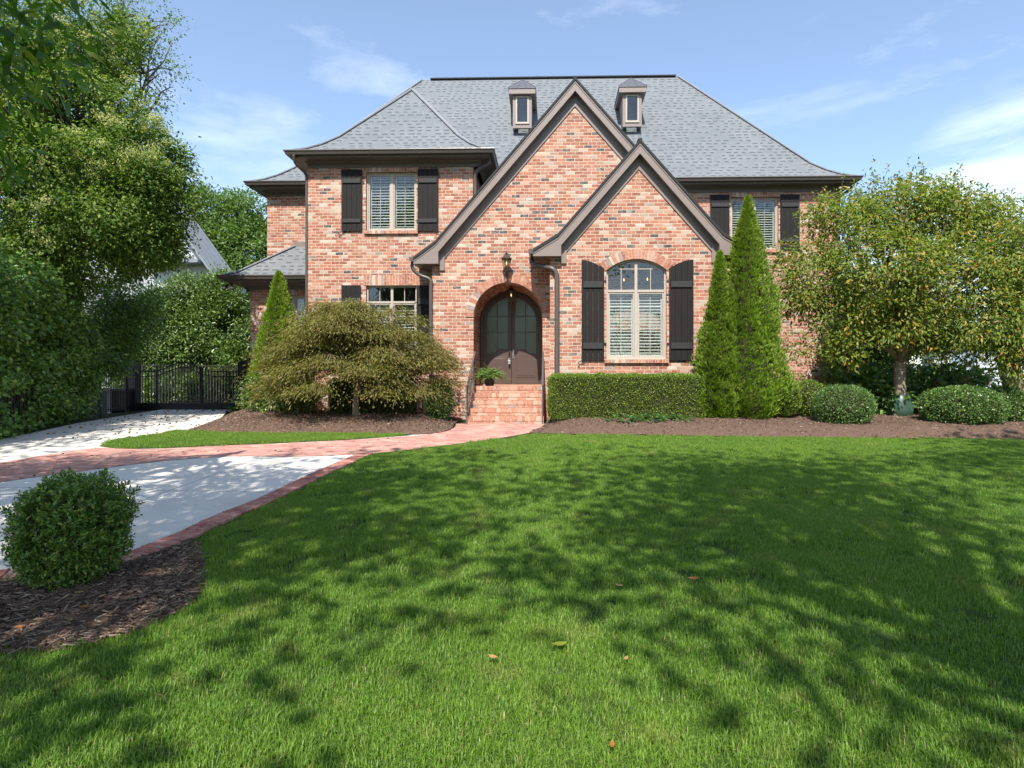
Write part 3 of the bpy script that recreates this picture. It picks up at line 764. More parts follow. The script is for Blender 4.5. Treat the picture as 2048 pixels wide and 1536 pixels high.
for p0, p1, sd in ((1163, 1208, -1), (1338, 1386, 1)):
    x0, x1, z0, z1 = rect(p0, p1, 521, 721, YA)
    zlow, zhi = ZP(1273, 537, YA), ZP(1273, 520.5, YA)
    def cv(x, x0=x0, x1=x1, sd=sd, zlow=zlow, zhi=zhi):
        t = (x-x0)/(x1-x0); t = 1-t if sd < 0 else t
        return zlow + (zhi-zlow)*math.sin(t*math.pi/2)
    ext_shutter(x0, x1, z0, zhi, YA, curve=cv, side=sd)

# --- dormers
def dormer(pc, Yd, xw, py_base, py_eave, py_fas, py_apex, ov):
    x = XP(pc, Yd); zb, ze, zf = ZP(pc,py_base,Yd), ZP(pc,py_eave,Yd), ZP(pc,py_fas,Yd)
    w = xw/2; m = MB(); m.box(x-w, x-w+.10, Yd, Yd+.08, zb, ze); m.box(x+w-.10, x+w, Yd, Yd+.08, zb, ze); m.box(x-w+.10, x+w-.10, Yd, Yd+.08, zb, zb+.15); m.box(x-w+.10, x+w-.10, Yd, Yd+.08, ze-.03, ze)
    m.box(x-w, x-w+.05, Yd+.08, Yd+1.6, zb, ze); m.box(x+w-.05, x+w, Yd+.08, Yd+1.6, zb, ze)
    m.box(x-w+.05, x+w-.05, Yd+.7, Yd+.75, zb, ze)
    d = m.build('dormer', M['trim'], house)
    m = MB(); hz = zf-ze; m.box(x-w-ov, x+w+ov, Yd-ov, Yd+1.6, ze, zf); m.build('cornice', M['trim'], d, bevel=.006)
    za = ZP(pc, py_apex, Yd+.35); e = .02
    m = MB(); A = Vector((x, Yd+w+.0, za)); B = Vector((x, Yd+2.2, za))
    q = [Vector((x-w-ov-e,Yd-ov-e,zf+.003)), Vector((x+w+ov+e,Yd-ov-e,zf+.003)), Vector((x+w+ov+e,Yd+2.2,zf+.003)), Vector((x-w-ov-e,Yd+2.2,zf+.003))]
    q2 = [v+Vector((0,0,.025)) for v in q]
    m.add(q+q2+[A,B], [(0,1,5,4),(1,2,6,5),(3,0,4,7),(4,5,8),(5,6,9,8),(7,4,8,9),(0,3,2,1)])
    for t in (0, .33, .66, 1): m.tube([q2[0].lerp(q2[1],t)+Vector((0,0,.006)), A.lerp(q2[0].lerp(q2[1],t), .0 if t in (0,1) else .42)], .012, 5)
    m.build('dormer_roof', M['metalroof'], d)
    m = MB(); a, b, c0, c1 = x-w+.10, x+w-.10, zb+.15, ze-.03
    m.prism([(a,c0),(b,c0),(b,c1),(a,c1)], Yd-.012, Yd+.05, holes=[[(a+.045,c0+.05),(b-.045,c0+.05),(b-.045,c1-.04),(a+.045,c1-.04)]])
    m.box(a-.02, b+.02, Yd-.03, Yd-.013, c0-.02, c0+.012)
    m.build('window', M['sash'], d)
    m = MB(); m.box(a+.03, b-.03, Yd+.02, Yd+.024, c0+.03, c1-.03); m.build('glass', M['glass'], d)
dormer(1044.5, 19.98, .63, 256, 191, 181, 160, .13)
dormer(1264.5, 19.98, .63, 253, 188, 178, 157, .13)

# --- entrance: recessed arch, doors, steps
YDR = 16.55
m = MB(); n0 = [(DXC-DR,ZP0-.05)]+arc(DXC,DZS,DR,180,0,28)+[(DXC+DR,ZP0-.05)]
k = len(n0); vs = [(x,YB+.27,z) for x,z in n0]+[(x,YDR+.1,z) for x,z in n0]
m.add(vs, [(i,i+1,i+1+k,i+k) for i in range(k-1)])
m.build('entry_vault', M['brick'], house)
o = MB(); 
arch_ring(house, DXC, DZS, DR, DR+.21, -math.pi/2, math.pi/2, YB, 33)
# inner ring of bricks lining the vault
m = MB()
for j in range(6):
    y0 = YB+.02+j*.215
    nn = 40
    for i in range(nn):
        t0, t1 = -math.pi/2+math.pi*i/nn, -math.pi/2+math.pi*(i+1)/nn; g = .004
        q = [(DXC+r*math.sin(t), DZS+r*math.cos(t)) for r, t in ((DR-.014,t0+g),(DR-.002,t0+g),(DR-.002,t1-g),(DR-.014,t1-g))]
        m.prism(q[::-1], y0+.004, y0+.207)
m.build('vault_bricks', M['units'], house)
m = MB(); xL, xR, zb = DXC-DR, DXC+DR, ZP0
fr = .075
m.prism([(xL+.012,zb),(xR-.012,zb)]+arc(DXC,DZS,DR-.012,0,180,28), YDR, YDR+.12, holes=[[(xL+.012+fr,zb+.03),(xR-.012-fr,zb+.03)]+arc(DXC,DZS,DR-.012-fr,0,180,28)])
df = m.build('door_frame', M['door'], house, bevel=.006)
ri = DR-.012-fr-.004; zr = lambda py: ZP(1027, py, YDR)
leaves_ = []
for s in (-1, 1):
    st = .10; c = DXC + s*.004
    # outline (right leaf), mirrored for left
    def mir(pts): return [(DXC+s*x, z) for x, z in (pts if s > 0 else pts[::-1])]
    out = [(.004,zb+.035),(ri,zb+.035)]+[(ri*math.cos(R(t)), DZS+ri*math.sin(R(t))) for t in range(0,90,4)]+[(.004, DZS+ri)]
    rg = ri-st; gz = zr(702)
    gh = [(.004+st, gz+.06),(.36,gz+.06),(.44,gz-.0),(.50,gz-.06),(rg,gz-.06)]+[(rg*math.cos(R(t)), DZS+rg*math.sin(R(t))) for t in range(0,84,4) if rg*math.cos(R(t)) > .004+st+.02]+[(.004+st, DZS+math.sqrt(rg*rg-(.004+st)**2))]
    m = MB(); m.prism(mir(out), YDR+.03, YDR+.08, holes=[mir(gh)])
    leaf = m.build('door', M['door'], df, bevel=.004)
    m = MB(); x0, x1 = .004+st+.02, rg-.01
    pan = [(x0,zb+.22),(x1,zb+.22),(x1,gz-.24),(x1-.05,gz-.23),(x1-.17,gz-.16),(x0,gz-.16)]
    m.prism(mir(pan), YDR+.018, YDR+.029)
    pin = [(x0+.05,zb+.27),(x1-.05,zb+.27),(x1-.05,gz-.29),(x1-.19,gz-.21),(x0+.05,gz-.21)]
    m.prism(mir(pin), YDR+.010, YDR+.0175); m.build('door_panel', M['door'], df, bevel=.004)
    m = MB(); m.prism(mir([(p[0]*1.0,p[1]) for p in gh]), YDR+.050, YDR+.056); m.build('door_glass', M['doorglass'], df)
    m = MB(); xmid = .004+st+(rg-.004-st)*.5
    a, b = sorted((DXC+s*(xmid-.009), DXC+s*(xmid+.009))); m.box(a, b, YDR+.036, YDR+.07, gz-.02, DZS+math.sqrt(rg*rg-xmid*xmid))
    a, b = sorted((DXC+s*(.004+st), DXC+s*(rg)))
    for zz in (zr(632), zr(664)): m.box(a, b, YDR+.038, YDR+.068, zz-.009, zz+.009)
    m.build('muntins', M['door'], df)
    m = MB(); hx = DXC+s*.055; hz = zr(707)
    m.box(hx-.022, hx+.022, YDR+.008, YDR+.028, hz-.13, hz+.10); m.tube([(hx,YDR+.01,hz+.05),(hx,YDR-.04,hz+.03),(hx,YDR-.045,hz-.05),(hx,YDR+.01,hz-.10)], .010, 6)
    m.build('handle', M['steel'] if s > 0 else M['iron'], df, bevel=.003)
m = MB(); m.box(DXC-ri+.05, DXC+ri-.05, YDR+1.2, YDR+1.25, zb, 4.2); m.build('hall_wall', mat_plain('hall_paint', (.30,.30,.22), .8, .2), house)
m = MB(); m.box(xL-.15, xR+.15, YDR-.02, YDR+.13, zb-.02, zb+.028); m.build('threshold', M['stepunits'], house)
m = MB(); m.box(XP(963,YB+.6)-.0, XP(963,YB+.6)+.025, YB+.55, YB+.61, ZP(956,662,YB+.6), ZP(956,662,YB+.6)+.11); m.build('doorbell', M['iron'], house)
# steps
m = MB(); units = MB(); XL, XRt = STEP_L, STEP_R; RISE = (ZP0-tz(13.58))/5; TR = .33
for i in range(5):
    ztop = ZP0-i*RISE; yfz = 14.9-i*TR; yb_ = YDR if i == 0 else 14.9-(i-1)*TR+.02
    xa, xb = XL-(.0 if i < 4 else .0), XRt
    if i == 0: m.box(xL+.004, xR-.004, 15.18, YDR+.1, .2, ztop-.014)
    m.box(xa+.012, xb-.012, yfz+.014, 15.19 if i == 0 else yb_, .2, ztop-.012)
    rh = .098
    if i == 0:
        brick_row(units, xa, xb, yfz-.012, yfz+.19, ztop-rh, ztop, .083)
        for q in range(8): brick_row(units, xL+.01, xR-.01, yfz+.30+q*.205, yfz+.30+(q+1)*.205-.01, ztop-.03, ztop-.001, .103)
    else:
        brick_row(units, xa, xb, yfz-.012, yfz+.19, ztop-rh, ztop, .083); brick_row(units, xa, xb, yfz+.20, yfz+.345, ztop-rh, ztop-.002, .083)
    brick_row(units, xa, xb, yfz, yfz+.1, ztop-RISE+.004, ztop-rh-.010, .215)
    for yy in (0,): 
        for k_ in range(int(round((15.18-yfz)/.22))):
            for xs_ in ((xa-.0, xa+.05),): units.box(xs_[0], xs_[1], yfz+.11+k_*.22, yfz+.11+k_*.22+.205 if yfz+.11+k_*.22+.205 < 15.19 else 15.19, ztop-RISE+.004, ztop-rh-.010)
st = units.build('porch_steps', M['stepunits'], house)
m.build('mortar', M['mortar'], st)
# handrails
for xs in (XL+.03, XRt-.035):
    m = MB(); zb0 = tz(13.6); zt0 = zb0+.86; yb0, yt0 = 13.50, 15.05; zt1 = ZP0+.86
    pts = [(xs,yb0,zt0),(xs,yb0+.16,zt0+.01),(xs,yt0,zt1)]
    m.tube(pts, .024, 6, flat=.7); m.tube([(xs,yb0,zb0+.10),(xs,yb0+.16,zb0+.12),(xs,yt0,ZP0+.10)], .014, 4)
    for (y, z0, z1) in ((yb0,zb0-.25,zt0),(yb0+.16,zb0-.15,zt0)): m.tube([(xs,y,z0),(xs,y,z1)], .016, 4)
    nb = 11
    for i in range(nb):
        t = (i+.7)/nb; y = yb0+.16+(yt0-yb0-.16)*t; z0 = zb0+.12+(ZP0+.10-zb0-.12)*t; z1 = zt0+.01+(zt1-zt0-.01)*t
        m.tube([(xs,y,z0),(xs,y,z1)], .0075, 4)
    m.tube([(xs,yb0,zb0+.48),(xs,yb0+.16,zb0+.48)], .010, 4)
    m.build('handrail', M['rail'], house)

# --- lanterns
def lantern(c, sc, base):
    x, y, z = c; m = MB()
    hx = 8
    m.lathe([(.02*sc,-.30*sc),(.06*sc,-.27*sc),(.075*sc,-.23*sc),(.085*sc,-.22*sc)], c, hx)
    m.lathe([(.155*sc,.10*sc),(.165*sc,.12*sc),(.13*sc,.16*sc),(.06*sc,.23*sc),(.03*sc,.25*sc),(.045*sc,.275*sc),(.02*sc,.30*sc),(.014*sc,.36*sc)], c, 16)
    for k in range(hx):
        t = 2*math.pi*(k+.5)/hx
        m.tube([(x+.083*sc*math.cos(t),y+.083*sc*math.sin(t),z-.22*sc),(x+.135*sc*math.cos(t),y+.135*sc*math.sin(t),z+.11*sc)], .009*sc, 4)
    m.lathe([(.012*sc,-.22*sc),(.012*sc,-.05*sc)], c, 6)
    for b in base: m.tube(b, .014*sc, 6)
    o = m.build('lantern', M['bronze'], house)
    m = MB(); m.lathe([(.078*sc,-.215*sc),(.128*sc,.10*sc)], c, hx); g = m.build('pane', M['lampglass'], o)
    m = MB(); m.lathe([(.006*sc,-.05*sc),(.016*sc,-.02*sc),(.012*sc,.02*sc),(.002*sc,.05*sc)], c, 8); m.build('bulb', M['bulb'], o)
lc = (XP(1013,14.95), 14.95, ZP(1013,526,14.95))
lantern(lc, .85, [[(lc[0],14.95,lc[2]-.24),(lc[0],15.0,lc[2]-.32),(lc[0],15.12,lc[2]-.28),(lc[0],15.19,lc[2]-.26)], [(lc[0],15.175,lc[2]-.36),(lc[0],15.185,lc[2]-.16)]])
lc = (XP(1022.5,15.75), 15.75, ZP(1022,590,15.75))
lantern(lc, .80, [[(lc[0],15.75,lc[2]+.27),(lc[0],15.75,DZS+DR-.02)]])
# chandelier behind the arched window
cx, cy_, cz = XP(1272,15.6), 15.6, ZP(1272,572,15.6)
ch = empty('chandelier', (cx,cy_,cz), 'candle chandelier glowing inside behind the arched front window', 'chandelier')
m = MB(); pr = [(cx+.75*math.cos(t*math.pi/12), cy_+.75*math.sin(t*math.pi/12), cz-.08) for t in range(25)]
m.tube(pr, .014, 6); m.tube([(cx,cy_,cz-.1),(cx,cy_,4.55)], .012, 6)
cand = []
for k in range(8):
    t = 2*math.pi*(k+.3)/8; p = (cx+.75*math.cos(t), cy_+.75*math.sin(t)); m.tube([(cx,cy_,cz+.3),(p[0],p[1],cz-.08)], .006, 4); m.tube([(p[0],p[1],cz-.08),(p[0],p[1],cz+.02)], .012, 6); cand.append(p)
m.build('ring', M['iron'], ch)
for p in cand:
    m = MB(); m.lathe([(.006,-.005),(.016,.02),(.010,.05),(.002,.075)], (p[0],p[1],cz+.02), 8); m.build('bulb', M['bulb'], ch)
# lockbox on the door handle
hx = DXC-.055; hz = zr(716)
m = MB(); m.box(hx-.03, hx+.03, YDR-.075, YDR-.035, hz-.17, hz-.06); m.tube([(hx-.018,YDR-.055,hz-.06),(hx-.018,YDR-.055,hz-.01),(hx+.018,YDR-.055,hz-.01),(hx+.018,YDR-.055,hz-.06)], .005, 5)
tag(m.build('key_lockbox', M['steel'], loc=(hx,YDR-.05,hz-.17), bevel=.004), 'small silver key lockbox hanging from the front door handle', 'lockbox')
#PART3
# ------------------------------------------------------------------ foliage tools
def unit(a): return a / (np.linalg.norm(a, axis=1, keepdims=True) + 1e-9)
class Leaves:
    def __init__(s): s.V = []; s.Fc = []; s.Mi = []; s.n = 0
    def add(s, pos, ax, nr, L, W, fold=.18, mi=0, curl=0.0):
        n = len(pos)
        if n == 0: return
        ax = unit(ax); side = unit(np.cross(ax, nr)); nr = np.cross(side, ax)
        L = np.broadcast_to(np.asarray(L, float).reshape(-1,1), (n,1)); W = np.broadcast_to(np.asarray(W, float).reshape(-1,1), (n,1))
        mid = pos + ax*L*.45
        v = np.stack([pos, mid+side*W*.5+nr*W*fold, pos+ax*L-nr*L*curl, mid-side*W*.5+nr*W*fold], 1).reshape(-1,3)
        b = (np.arange(n)*4)[:,None] + s.n
        f = np.concatenate([b+np.array([[0,1,2]]), b+np.array([[0,2,3]])], 0)
        s.V.append(v); s.Fc.append(f); s.Mi.append(np.full(len(f), mi)); s.n += n*4
    def raw(s, v, f, mi=0):
        v = np.asarray(v, float); f = np.asarray(f, int); s.V.append(v); s.Fc.append(f+s.n); s.Mi.append(np.full(len(f), mi)); s.n += len(v)
    def build(s, name, mats, parent=None, loc=None):
        V = np.concatenate(s.V); Fc = np.concatenate(s.Fc); Mi = np.concatenate(s.Mi)
        me = bpy.data.meshes.new(name); me.vertices.add(len(V)); me.vertices.foreach_set('co', V.astype(np.float32).ravel())
        me.loops.add(len(Fc)*3); me.loops.foreach_set('vertex_index', Fc.astype(np.int32).ravel())
        me.polygons.add(len(Fc)); me.polygons.foreach_set('loop_start', (np.arange(len(Fc))*3).astype(np.int32))
        me.polygons.foreach_set('material_index', Mi.astype(np.int32)); me.update(calc_edges=True); me.validate()
        return link_mesh(name, me, mats, parent, loc)
def sph(rng, n): return unit(rng.normal(size=(n,3)))
def nz_(p, s, seed): return noise.noise(Vector((p[0]*s+seed, p[1]*s-seed, p[2]*s)))
def clusters(rng, blobs, n, shell=.55, gap=.15, gs=.9, keep=None):
    """points spread through ellipsoids (centre, radii), thinned by noise so gaps show"""
    vol = np.array([b[1][0]*b[1][1]*b[1][2] for b in blobs])**.75; pr = vol/vol.sum(); out, od = [], []
    seed = rng.uniform(0, 50)
    while len(out) < n:
        b = blobs[rng.choice(len(blobs), p=pr)]; d = sph(rng, 1)[0]
        r = (shell + (1-shell)*rng.random()**.6) if rng.random() < .8 else rng.random()**.5
        r *= 1 + .22*nz_(d, 1.8, seed+b[0][0])
        p = np.array(b[0]) + d*r*np.array(b[1])
        if nz_(p, gs, seed) < -gap*1.0+(-.12 if gap else -9): continue
        if keep and not keep(p): continue
        out.append(p); od.append(d)
    return np.array(out), np.array(od)
def leafy(lv, rng, C, D, per, spread, L, W, droop=.2, up=.7, flat=.7, mi=0, outw=.7, jl=.3, curl=.06, fold=.18):
    n = len(C)*per; c = np.repeat(C, per, 0); dd = np.repeat(D, per, 0)
    off = rng.normal(size=(n,3))*spread*np.array([1,1,flat])
    ax = unit(dd*outw + rng.normal(size=(n,3))*.75 + unit(off+1e-6)*.5) + np.array([0,0,-droop])
    nr = rng.normal(size=(n,3))*.42 + dd*.4 + np.array([0,-.25,up])
    lv.add(c+off, ax, nr, L*(1+jl*rng.uniform(-1,1,n)), W*(1+jl*rng.uniform(-1,1,n)), mi=mi, curl=curl, fold=fold)
def bent(a, b, sag=0.0, k=6, wob=0.0, rng=None):
    a, b = Vector(a), Vector(b); pts = []
    for i in range(k+1):
        t = i/k; p = a.lerp(b, t); p.z += sag*4*t*(1-t)
        if wob and 0 < i < k: p += Vector(rng.normal(size=3)*wob)
        pts.append(p)
    return pts
def limbs(m, rng, base, top, C, nl, r0, r1=.012, sag=.25, frac=.88, fork=.7):
    """trunk top forks into nl limbs that run to crown points and split once more"""
    base, top = Vector(base), Vector(top)
    idx = rng.choice(len(C), size=min(nl, len(C)), replace=False)
    for i in idx:
        e = Vector(C[i]); t = rng.uniform(fork, 1.0); st_ = base.lerp(top, t)
        pts = bent(st_, st_.lerp(e, frac), sag*(e-st_).length*.3, 7, (e-st_).length*.025, rng)
        rr = [r0*(1-q/7)**1.1*.9 + r1 for q in range(8)]; m.tube(pts, rr, 6)
        for _ in range(3):
            j = rng.choice(len(C)); e2 = Vector(C[j])
            if (e2-pts[4]).length < (e-st_).length*.8: m.tube(bent(pts[rng.integers(2,6)], e2, .1, 4, .04, rng), [r0*.3+r1*.6, r0*.2+r1*.5, r0*.13+r1*.4, r1*.5, r1*.3], 5)
def tree(name, label, cat, base, trunk_pts, trunk_r, blobs, ncl, per, spread, L, W, lmat, bark='bark', nl=26, seed=1, group=None, shell=.55, gap=.15, gs=.9, droop=.25, up=.7, flat=.7, keep=None, extra=None, lr=None, outw=.7, smat=None, curl=.06, sag=.25, fork=.7):
    rng = np.random.default_rng(seed); t = empty(name, base, label, cat, group)
    C, D = clusters(rng, blobs, ncl, shell, gap, gs, keep)
    m = MB(); m.tube(smooth_pts(trunk_pts, 4), list(np.interp(np.linspace(0,1,(len(trunk_pts)-1)*4+1), np.linspace(0,1,len(trunk_r)), trunk_r)), 10)
    limbs(m, rng, trunk_pts[0], trunk_pts[-1], C, nl, lr or trunk_r[-1]*.75, sag=sag, fork=fork)
    m.build('trunk', M[bark], t, smooth=True)
    lv = Leaves(); leafy(lv, rng, C, D, per, spread, L, W, droop, up, flat, outw=outw, curl=curl)
    if extra: extra(lv, rng, C, D)
    lv.build('crown', [lmat]+(smat or []), t)
    return t
LM = {}
LM['holly'] = mat_leaf('glossy_leaf', [(0,(0.059,0.110,0.021)),(.4,(0.101,0.176,0.031)),(.8,(0.178,0.264,0.047)),(1,(0.297,0.330,0.063))], .5, .3, .42)
LM['bloom'] = mat_leaf('pale_bloom', [(0,(.42,.44,.17)),(.6,(.52,.52,.24)),(1,(.60,.57,.30))], .7, .2, .4)
LM['ivy'] = mat_leaf('ivy_leaf', [(0,(0.065,0.125,0.029)),(.5,(0.121,0.232,0.047)),(.85,(0.195,0.328,0.057)),(1,(0.354,0.416,0.076))], .35, .5, .25)
LM['laurel'] = mat_leaf('laurel_leaf', [(0,(0.052,0.101,0.022)),(.5,(0.104,0.176,0.036)),(.85,(0.178,0.257,0.061)),(1,(0.297,0.365,0.085))], .3, .6, .3)
LM['back'] = mat_leaf('far_leaf', [(0,(0.062,0.112,0.025)),(.5,(0.096,0.169,0.034)),(1,(0.151,0.225,0.051))], .5, .3, .35)
LM['maple'] = mat_leaf('bronze_maple_leaf', [(0,(.10,.095,.024)),(.35,(.15,.15,.034)),(.65,(.21,.21,.05)),(.88,(.27,.25,.085)),(1,(.24,.12,.05))], .5, .3, .38, .45, (.17,.11,.042), 1.6)
LM['cherry'] = mat_leaf('cherry_leaf', [(0,(0.090,0.143,0.026)),(.45,(0.162,0.227,0.036)),(.8,(0.270,0.302,0.049)),(.95,(0.431,0.333,0.065)),(1,(0.539,0.227,0.052))], .48, .3, .42)
LM['box'] = mat_leaf('boxwood_leaf', [(0,(0.069,0.125,0.016)),(.5,(0.138,0.225,0.025)),(.85,(0.234,0.325,0.038)),(1,(0.330,0.388,0.056))], .4, .4, .3)
LM['darkbox'] = mat_leaf('holly_bush_leaf', [(0,(0.057,0.119,0.030)),(.5,(0.098,0.186,0.045)),(.85,(0.164,0.267,0.067)),(1,(0.262,0.356,0.094))], .32, .5, .28)
LM['shrub'] = mat_leaf('clipped_shrub_leaf', [(0,(0.070,0.138,0.028)),(.45,(0.119,0.216,0.042)),(.8,(0.194,0.303,0.057)),(.95,(0.323,0.373,0.071)),(1,(0.302,0.175,0.052))], .33, .5, .3)
LM['thuja'] = mat_leaf('arborvitae_spray', [(0,(0.086,0.156,0.014)),(.4,(0.157,0.260,0.021)),(.8,(0.243,0.364,0.030)),(1,(0.343,0.442,0.047))], .55, .25, .35, .6, (.20,.24,.05), 1.1)
LM['hyd'] = mat_leaf('hydrangea_leaf', [(0,(0.060,0.127,0.033)),(.5,(0.100,0.200,0.049)),(1,(0.200,0.309,0.074))], .42, .4, .3)
LM['faded'] = mat_leaf('faded_flower', [(0,(.20,.11,.05)),(.6,(.28,.17,.08)),(1,(.33,.22,.12))], .8, .1, .3)
LM['hosta'] = mat_leaf('ground_plant_leaf', [(0,(0.053,0.120,0.049)),(.5,(0.092,0.180,0.065)),(1,(0.145,0.252,0.086))], .42, .4, .3)
LM['fern'] = mat_leaf('fern_leaf', [(0,(0.083,0.165,0.041)),(.5,(0.182,0.285,0.081)),(1,(0.396,0.480,0.216))], .45, .35, .35)
LM['oak'] = mat_leaf('overhanging_leaf', [(0,(0.036,0.090,0.011)),(.5,(0.074,0.165,0.016)),(.9,(0.132,0.240,0.027)),(1,(0.264,0.285,0.041))], .35, .5, .5)

# ------------------------------------------------------------------ trees at the left
hb = (XP(118,14.5), 14.5, tz(14.5))
def sx(px, Y): return XP(px, Y)
def bl(px, py, Y, rx, rz, ry=None): p = P(px, py, Y); return ((p.x, Y, p.z), (rx, ry or rx, rz))
def holly_extra(lv, rng, C, D):
    dep = C[:,1]*cr - C[:,0]*sr; px = CX + F*(C[:,0]*cr+C[:,1]*sr)/dep; py = CY - F*(C[:,2]-EYE)/dep; sel = []
    for (ax_, ay_, ra, m_) in ((215,70,45,9),(150,30,60,6),(205,180,40,6),(175,120,50,4),(250,270,60,11),(300,300,40,9),(190,290,50,6),(140,330,50,4),(60,240,40,3),(240,360,45,5),(330,330,30,4),(120,470,40,3),(40,430,40,3),(160,420,60,3)):
        for _ in range(m_):
            d2 = np.hypot(px-ax_-rng.normal()*ra*.7, py-ay_-rng.normal()*ra*.55) + (C[:,1]-13)*9; sel.append(int(np.argmin(d2)))
    c = C[sel] + D[sel]*.12 + np.array([0,-.16,.04])
    per = 85; n = len(c)*per; off = rng.normal(size=(n,3))*np.array([.08,.08,.06])
    lv.add(np.repeat(c,per,0)+off, rng.normal(size=(n,3))+np.array([0,0,.5]), rng.normal(size=(n,3)), .04, .028, mi=1)
tree('flowering_evergreen_tree', 'tall dark evergreen tree with creamy flower clusters behind the black fence', 'tree', hb,
     [hb, (hb[0]+.04,14.5,2.2), (hb[0]-.06,14.5,3.6), (hb[0]+.1,14.45,5.2), (hb[0],14.5,7.6), (hb[0]-.2,14.5,9.4)], [.20,.17,.15,.13,.10,.05],
     [bl(40,60,14.5,1.9,1.7), bl(185,50,14.5,1.25,1.3), bl(60,210,14.3,2.0,1.5), bl(190,230,14.3,1.5,1.25), bl(255,330,14.2,1.35,1.0), bl(110,350,14.0,2.1,1.3), bl(300,395,14.2,1.05,.8), bl(215,445,14,1.6,.9), bl(60,470,14,1.6,.9), bl(330,330,14.3,.65,.5), bl(290,490,14.2,.9,.55), bl(0,330,14.2,1.6,2.0), bl(330,420,14.4,.75,.75), bl(270,470,14.3,1.2,.8), bl(150,520,14.1,1.5,.6), bl(320,480,14.3,.7,.6), bl(60,560,14.0,1.3,.5)],
     5200, 26, .14, .095, .048, LM['holly'], nl=60, seed=3, gap=.10, gs=1.0, droop=.3, extra=holly_extra, smat=[LM['bloom']], fork=.25)
sb = (XP(160,16.2), 16.2, tz(16.2))
tree('slender_tree', 'slender open tree with sparse small leaves against the blue sky', 'tree', sb,
     [sb, (sb[0]+.1,15.9,3.0), (sb[0]+.5,15.6,6), (sb[0]+1.0,15.6,8.4), (sb[0]+1.2,15.6,10.8)], [.10,.09,.08,.06,.025],
     [bl(285,40,15.6,0.98,0.90), bl(300,105,15.6,0.82,0.66), bl(325,150,15.6,0.61,0.49), bl(255,180,15.6,0.82,0.74), bl(300,205,15.6,0.57,0.41), bl(270,260,15.6,0.66,0.49), bl(240,0,15.6,0.98,0.82)],
     330, 12, .14, .062, .042, LM['holly'], nl=26, seed=5, gap=.25, gs=1.4, droop=.1, lr=.05, fork=.5)
# ivy and evergreen mass over the fence
def along_fence(t): # fence line, t 0 near .. 1 at the gate post
    a, b = Vector((XP(0,11.6)+.12, 11.6)), Vector((XP(272,18.3), 18.3)); p = a.lerp(b, t); return p
def mass(name, label, cat, base, blobs, ncl, per, spread, L, W, mat, seed, core=None, group=None, stems=8, loc=None, **kw):
    rng = np.random.default_rng(seed); t = empty(name, base, label, cat, group)
    C, D = clusters(rng, blobs, ncl, kw.pop('shell',.6), kw.pop('gap',.08), kw.pop('gs',1.2), kw.pop('keep',None))
    m = MB()
    for i in rng.choice(len(C), stems, replace=False):
        e = Vector(C[i]); s0 = Vector((base[0]+rng.normal()*.12, base[1]+rng.normal()*.12, base[2]-.05)); m.tube(bent(s0, s0.lerp(e,.92), .12, 6, .03, rng), [.035,.03,.025,.02,.016,.012,.008], 6)
    m.build('stem', M['bark'], t, smooth=True)
    lv = Leaves(); leafy(lv, rng, C, D, per, spread, L, W, **kw)
    lv.build('foliage', mat, t); return t
f0 = along_fence(.12)
mass('ivy', 'dark ivy thicket smothering the black fence beside the driveway', 'climbing plant', (f0.x-.3, f0.y, tz(f0.y)),
     [((along_fence(t).x-.28, along_fence(t).y, z), (.62,.85,.62)) for t, z in ((-.35,.5),(-.35,1.5),(-.35,2.6),(-.1,.6),(-.1,1.5),(-.1,2.5),(-.1,3.4),(.12,.9),(.12,1.8),(.12,2.7),(.12,3.5),(.28,1.1),(.28,2.0),(.28,2.9),(.4,1.5),(.4,2.5),(.52,2.0),(-.35,3.5))],
     3600, 20, .12, .085, .062, LM['ivy'], 11, stems=14, gap=.05, droop=.5, up=.45)
f1 = along_fence(.55)
mass('evergreen_shrub', 'blue-green bushy shrub overhanging the fence left of the gate post', 'shrub', (f1.x-.9, f1.y+.6, tz(f1.y)),
     [bl(205,640,16.6,1.0,.9), bl(250,660,17,.9,.8), bl(170,690,15.9,.8,.8), bl(260,600,17.4,.9,.7), bl(215,720,16.2,.6,.5), bl(150,790,15.0,.55,.6), bl(120,700,14.6,.8,.8), bl(110,610,14.4,.7,.6)],
     1700, 20, .14, .095, .042, LM['ivy'], 12, droop=.35)
mass('laurel_shrub', 'pale glossy laurel shrub directly beside the brick wing, behind the gate', 'shrub', (XP(440,25.5),25.5,tz(25.5)),
     [bl(450,600,25.5,1.1,1.2), bl(465,660,25.2,1.05,1.3), bl(425,650,25.4,1.2,1.5), bl(440,720,25.2,1.4,1.2), bl(475,730,25,.95,1.0), bl(430,780,24.6,1.5,.8)], 2700, 20, .18, .16, .055, LM['laurel'], 13, droop=.0, up=.6, outw=1.0, group='laurel shrubs behind the gate')
mass('laurel_shrub', 'darker laurel shrub left of the pale one, overlapping the neighbouring grey roof', 'shrub', (XP(360,25),25.0,tz(25)),
     [bl(365,610,25,1.35,1.2), bl(330,640,24.6,1.3,1.2), bl(385,690,24.8,1.3,1.3), bl(320,710,24.4,1.4,1.2), bl(280,690,24,1.2,1.2), bl(340,780,23.8,1.5,.8), bl(290,780,23.6,1.3,.8)], 3000, 20, .18, .15, .055, LM['laurel'], 14, droop=.1, group='laurel shrubs behind the gate')
